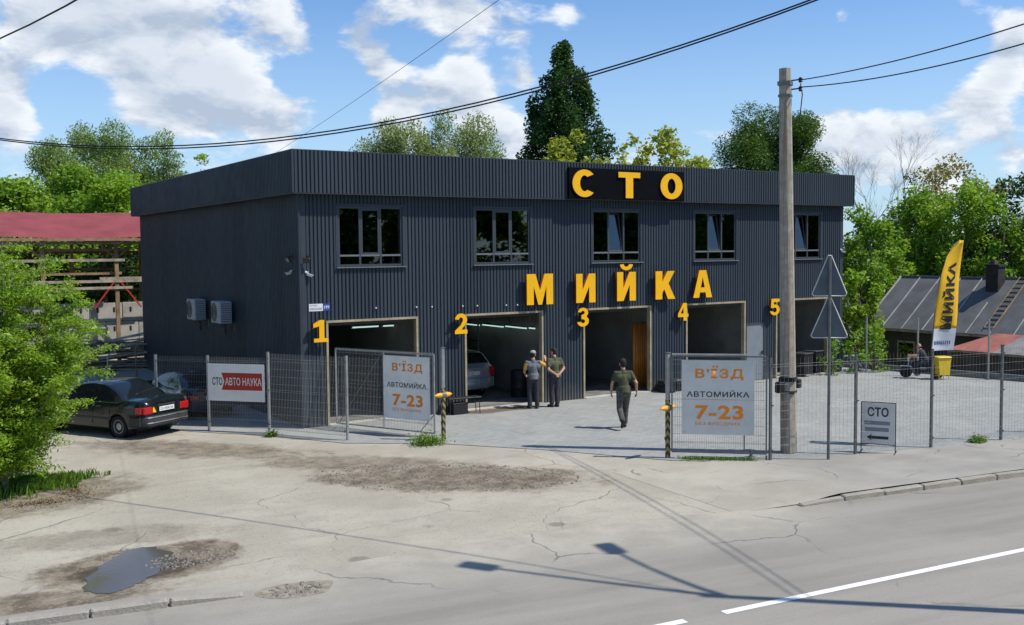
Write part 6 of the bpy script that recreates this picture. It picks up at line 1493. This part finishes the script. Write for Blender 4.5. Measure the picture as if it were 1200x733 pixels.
# the big shrub in the left foreground
def big_shrub(loc, H_, W_, label, seed, mat, n_stem=30, leaf=.085):
    r_ = np.random.default_rng(seed); T = thing('maple_shrub', label, 'shrub', loc); mb = MB(); pts = []
    for i in range(n_stem):
        a = r_.uniform(0, 6.28); lean = r_.uniform(.05, 1)**.8*W_*.5; hh = H_*math.sqrt(max(.1, 1-(lean/(W_*.56))**2))*r_.uniform(.75, 1.0)
        path = []; 
        for k in np.linspace(0, 1, 9):
            path.append(V(math.cos(a)*lean*k**1.5, math.sin(a)*lean*k**1.5, hh*(k**.85))+V(*r_.normal(0, .04, 3))*k)
        mb.tube(path, list(np.linspace(.035, .006, 9)*r_.uniform(.6, 1.2)), 5, caps=False)
        for _ in range(22):
            k = r_.uniform(.12, 1); j = min(7, int(k*8)); p = path[j]+(path[j+1]-path[j])*(k*8-j); b = a+r_.normal(0, 1.0); L = r_.uniform(.3, .85)*(1.2-.5*k)
            tip = p+V(math.cos(b)*L, math.sin(b)*L, r_.uniform(-.10, .35)*L); mid = (p+tip)/2+V(0, 0, .10*L); mb.tube([p, mid, tip], [.008, .006, .003], 4, caps=False)
            for q in np.linspace(.2, 1.05, 9):
                c = p*(1-q)**2+2*mid*q*(1-q)+tip*q*q
                m_ = r_.integers(9, 16); pts.append(c+r_.normal(0, .075, (m_, 3))*V(1, 1, .7)+V(0, 0, -.04))
    C = np.concatenate(pts); C = C[C[:, 2] > .25]; Pv, Qv = leaf_quads(C, leaf, .9, .42, .25, seed+1); np_mesh('foliage', Pv, Qv, mat, T); mb.build('stems', 'bark_grey', T, smooth=True, fix=False); return T
b0 = G(12, 583); big_shrub((b0[0]-.05, b0[1]+.35, 0), 5.6, 4.25, 'large bright green shrub spreading over the forecourt', 7, 'leaf_bright', 42)
b1 = G(-75, 560); big_shrub((b1[0], b1[1]+.6, 0), 5.0, 3.8, 'smaller shrub crowding the big one on the side away from the cars', 8, 'leaf_green', 26)
# grass below the shrub, weeds along the fence
def blades(name, label, C, h, mat, cat='grass', lean=.35, seed=3, w=.012):
    r_ = np.random.default_rng(seed); n = len(C); hh = h*r_.uniform(.5, 1.25, n); a = r_.uniform(0, 6.28, n); t_ = np.stack([np.cos(a), np.sin(a), np.zeros(n)], 1); s_ = np.stack([-np.sin(a), np.cos(a), np.zeros(n)], 1)*w
    P = np.empty((n, 4, 3)); P[:, 0] = C-s_; P[:, 1] = C+s_; tip = C+t_*(hh*lean)[:, None]; tip[:, 2] += hh; mid = C+t_*(hh*lean*.3)[:, None]; mid[:, 2] += hh*.6; P[:, 2] = mid+s_*.8; P[:, 3] = tip
    o = np_mesh(name, P.reshape(-1, 3), np.arange(n*4).reshape(n, 4), mat); tag(o, label, cat, kind='stuff'); return o
def scatter(n, cx, cy, rx, ry, seed): 
    r_ = np.random.default_rng(seed); a = r_.uniform(0, 6.28, n); q = np.minimum(np.abs(r_.normal(0, .55, n)), 1.1)*(1+.25*np.sin(a*5+1)+.15*np.sin(a*11)); return np.stack([cx+rx*q*np.cos(a), cy+ry*q*np.sin(a), np.full(n, .004)], 1)
gb = G(35, 572); blades('grass', 'lush green grass at the foot of the big shrub', np.concatenate([scatter(7000, gb[0]-.1, gb[1]+.25, 1.15, .75, 5), scatter(6000, gb[0]-1.3, gb[1]+.1, 1.6, .9, 6)]), .19, 'grass_blade', seed=5)
g_ = G(60, 590); r_ = np.random.default_rng(12); Cl = np.concatenate([scatter(900, g_[0]-.2, g_[1]+.15, 1.3, .5, 9), scatter(500, g_[0]+.55, g_[1]+.8, .5, .7, 10)]); Cl[:, 2] += r_.uniform(.005, .03, len(Cl)); Pv, Qv = leaf_quads(Cl, .05, 3.0, .5, 0, 4); o = np_mesh('leaf_litter', Pv, Qv, 'litter'); tag(o, 'dry brown leaf litter along the edge of the shrub', 'leaf litter', kind='stuff')
def weed(px, py, r0, h, label, seed):
    g_ = G(px, py); r_ = np.random.default_rng(seed); n = int(900*r0/.4); C = np.stack([g_[0]+r_.normal(0, r0*.5, n), g_[1]+r_.normal(0, r0*.4, n), np.abs(r_.normal(0, h*.5, n))+.01], 1); Pv, Qv = leaf_quads(C, .075, 1.0, .45, 0, seed)
    t_ = thing('weed', label, 'plant', (0, 0, 0)); np_mesh('leaves', Pv, Qv, 'grass_blade', t_); mb = MB()
    for _ in range(8): mb.tube([(g_[0], g_[1], 0), (g_[0]+r_.normal(0, r0*.5), g_[1]+r_.normal(0, r0*.4), h*r_.uniform(.5, 1.1))], [.006, .003], 4)
    mb.build('stems', 'leaf_green', t_)
weed(502, 521, .42, .24, 'leafy weed clump at the foot of the striped post before bay 1', 1); weed(1146, 519, .22, .14, 'small green weed on the pavement near the far fence post', 2); weed(318, 512, .16, .13, 'small weed at the foot of the corner fence post', 3)
a = G(800, 539); b = G(885, 541); n = 700; r_ = np.random.default_rng(3); k = r_.random(n); C = np.stack([a[0]+(b[0]-a[0])*k+r_.normal(0, .05, n), a[1]+(b[1]-a[1])*k+r_.normal(0, .09, n), np.full(n, .015)], 1); blades('grass', 'thin grass along the foot of the gate leaf by the pole', C, .06, 'grass_blade', seed=8)
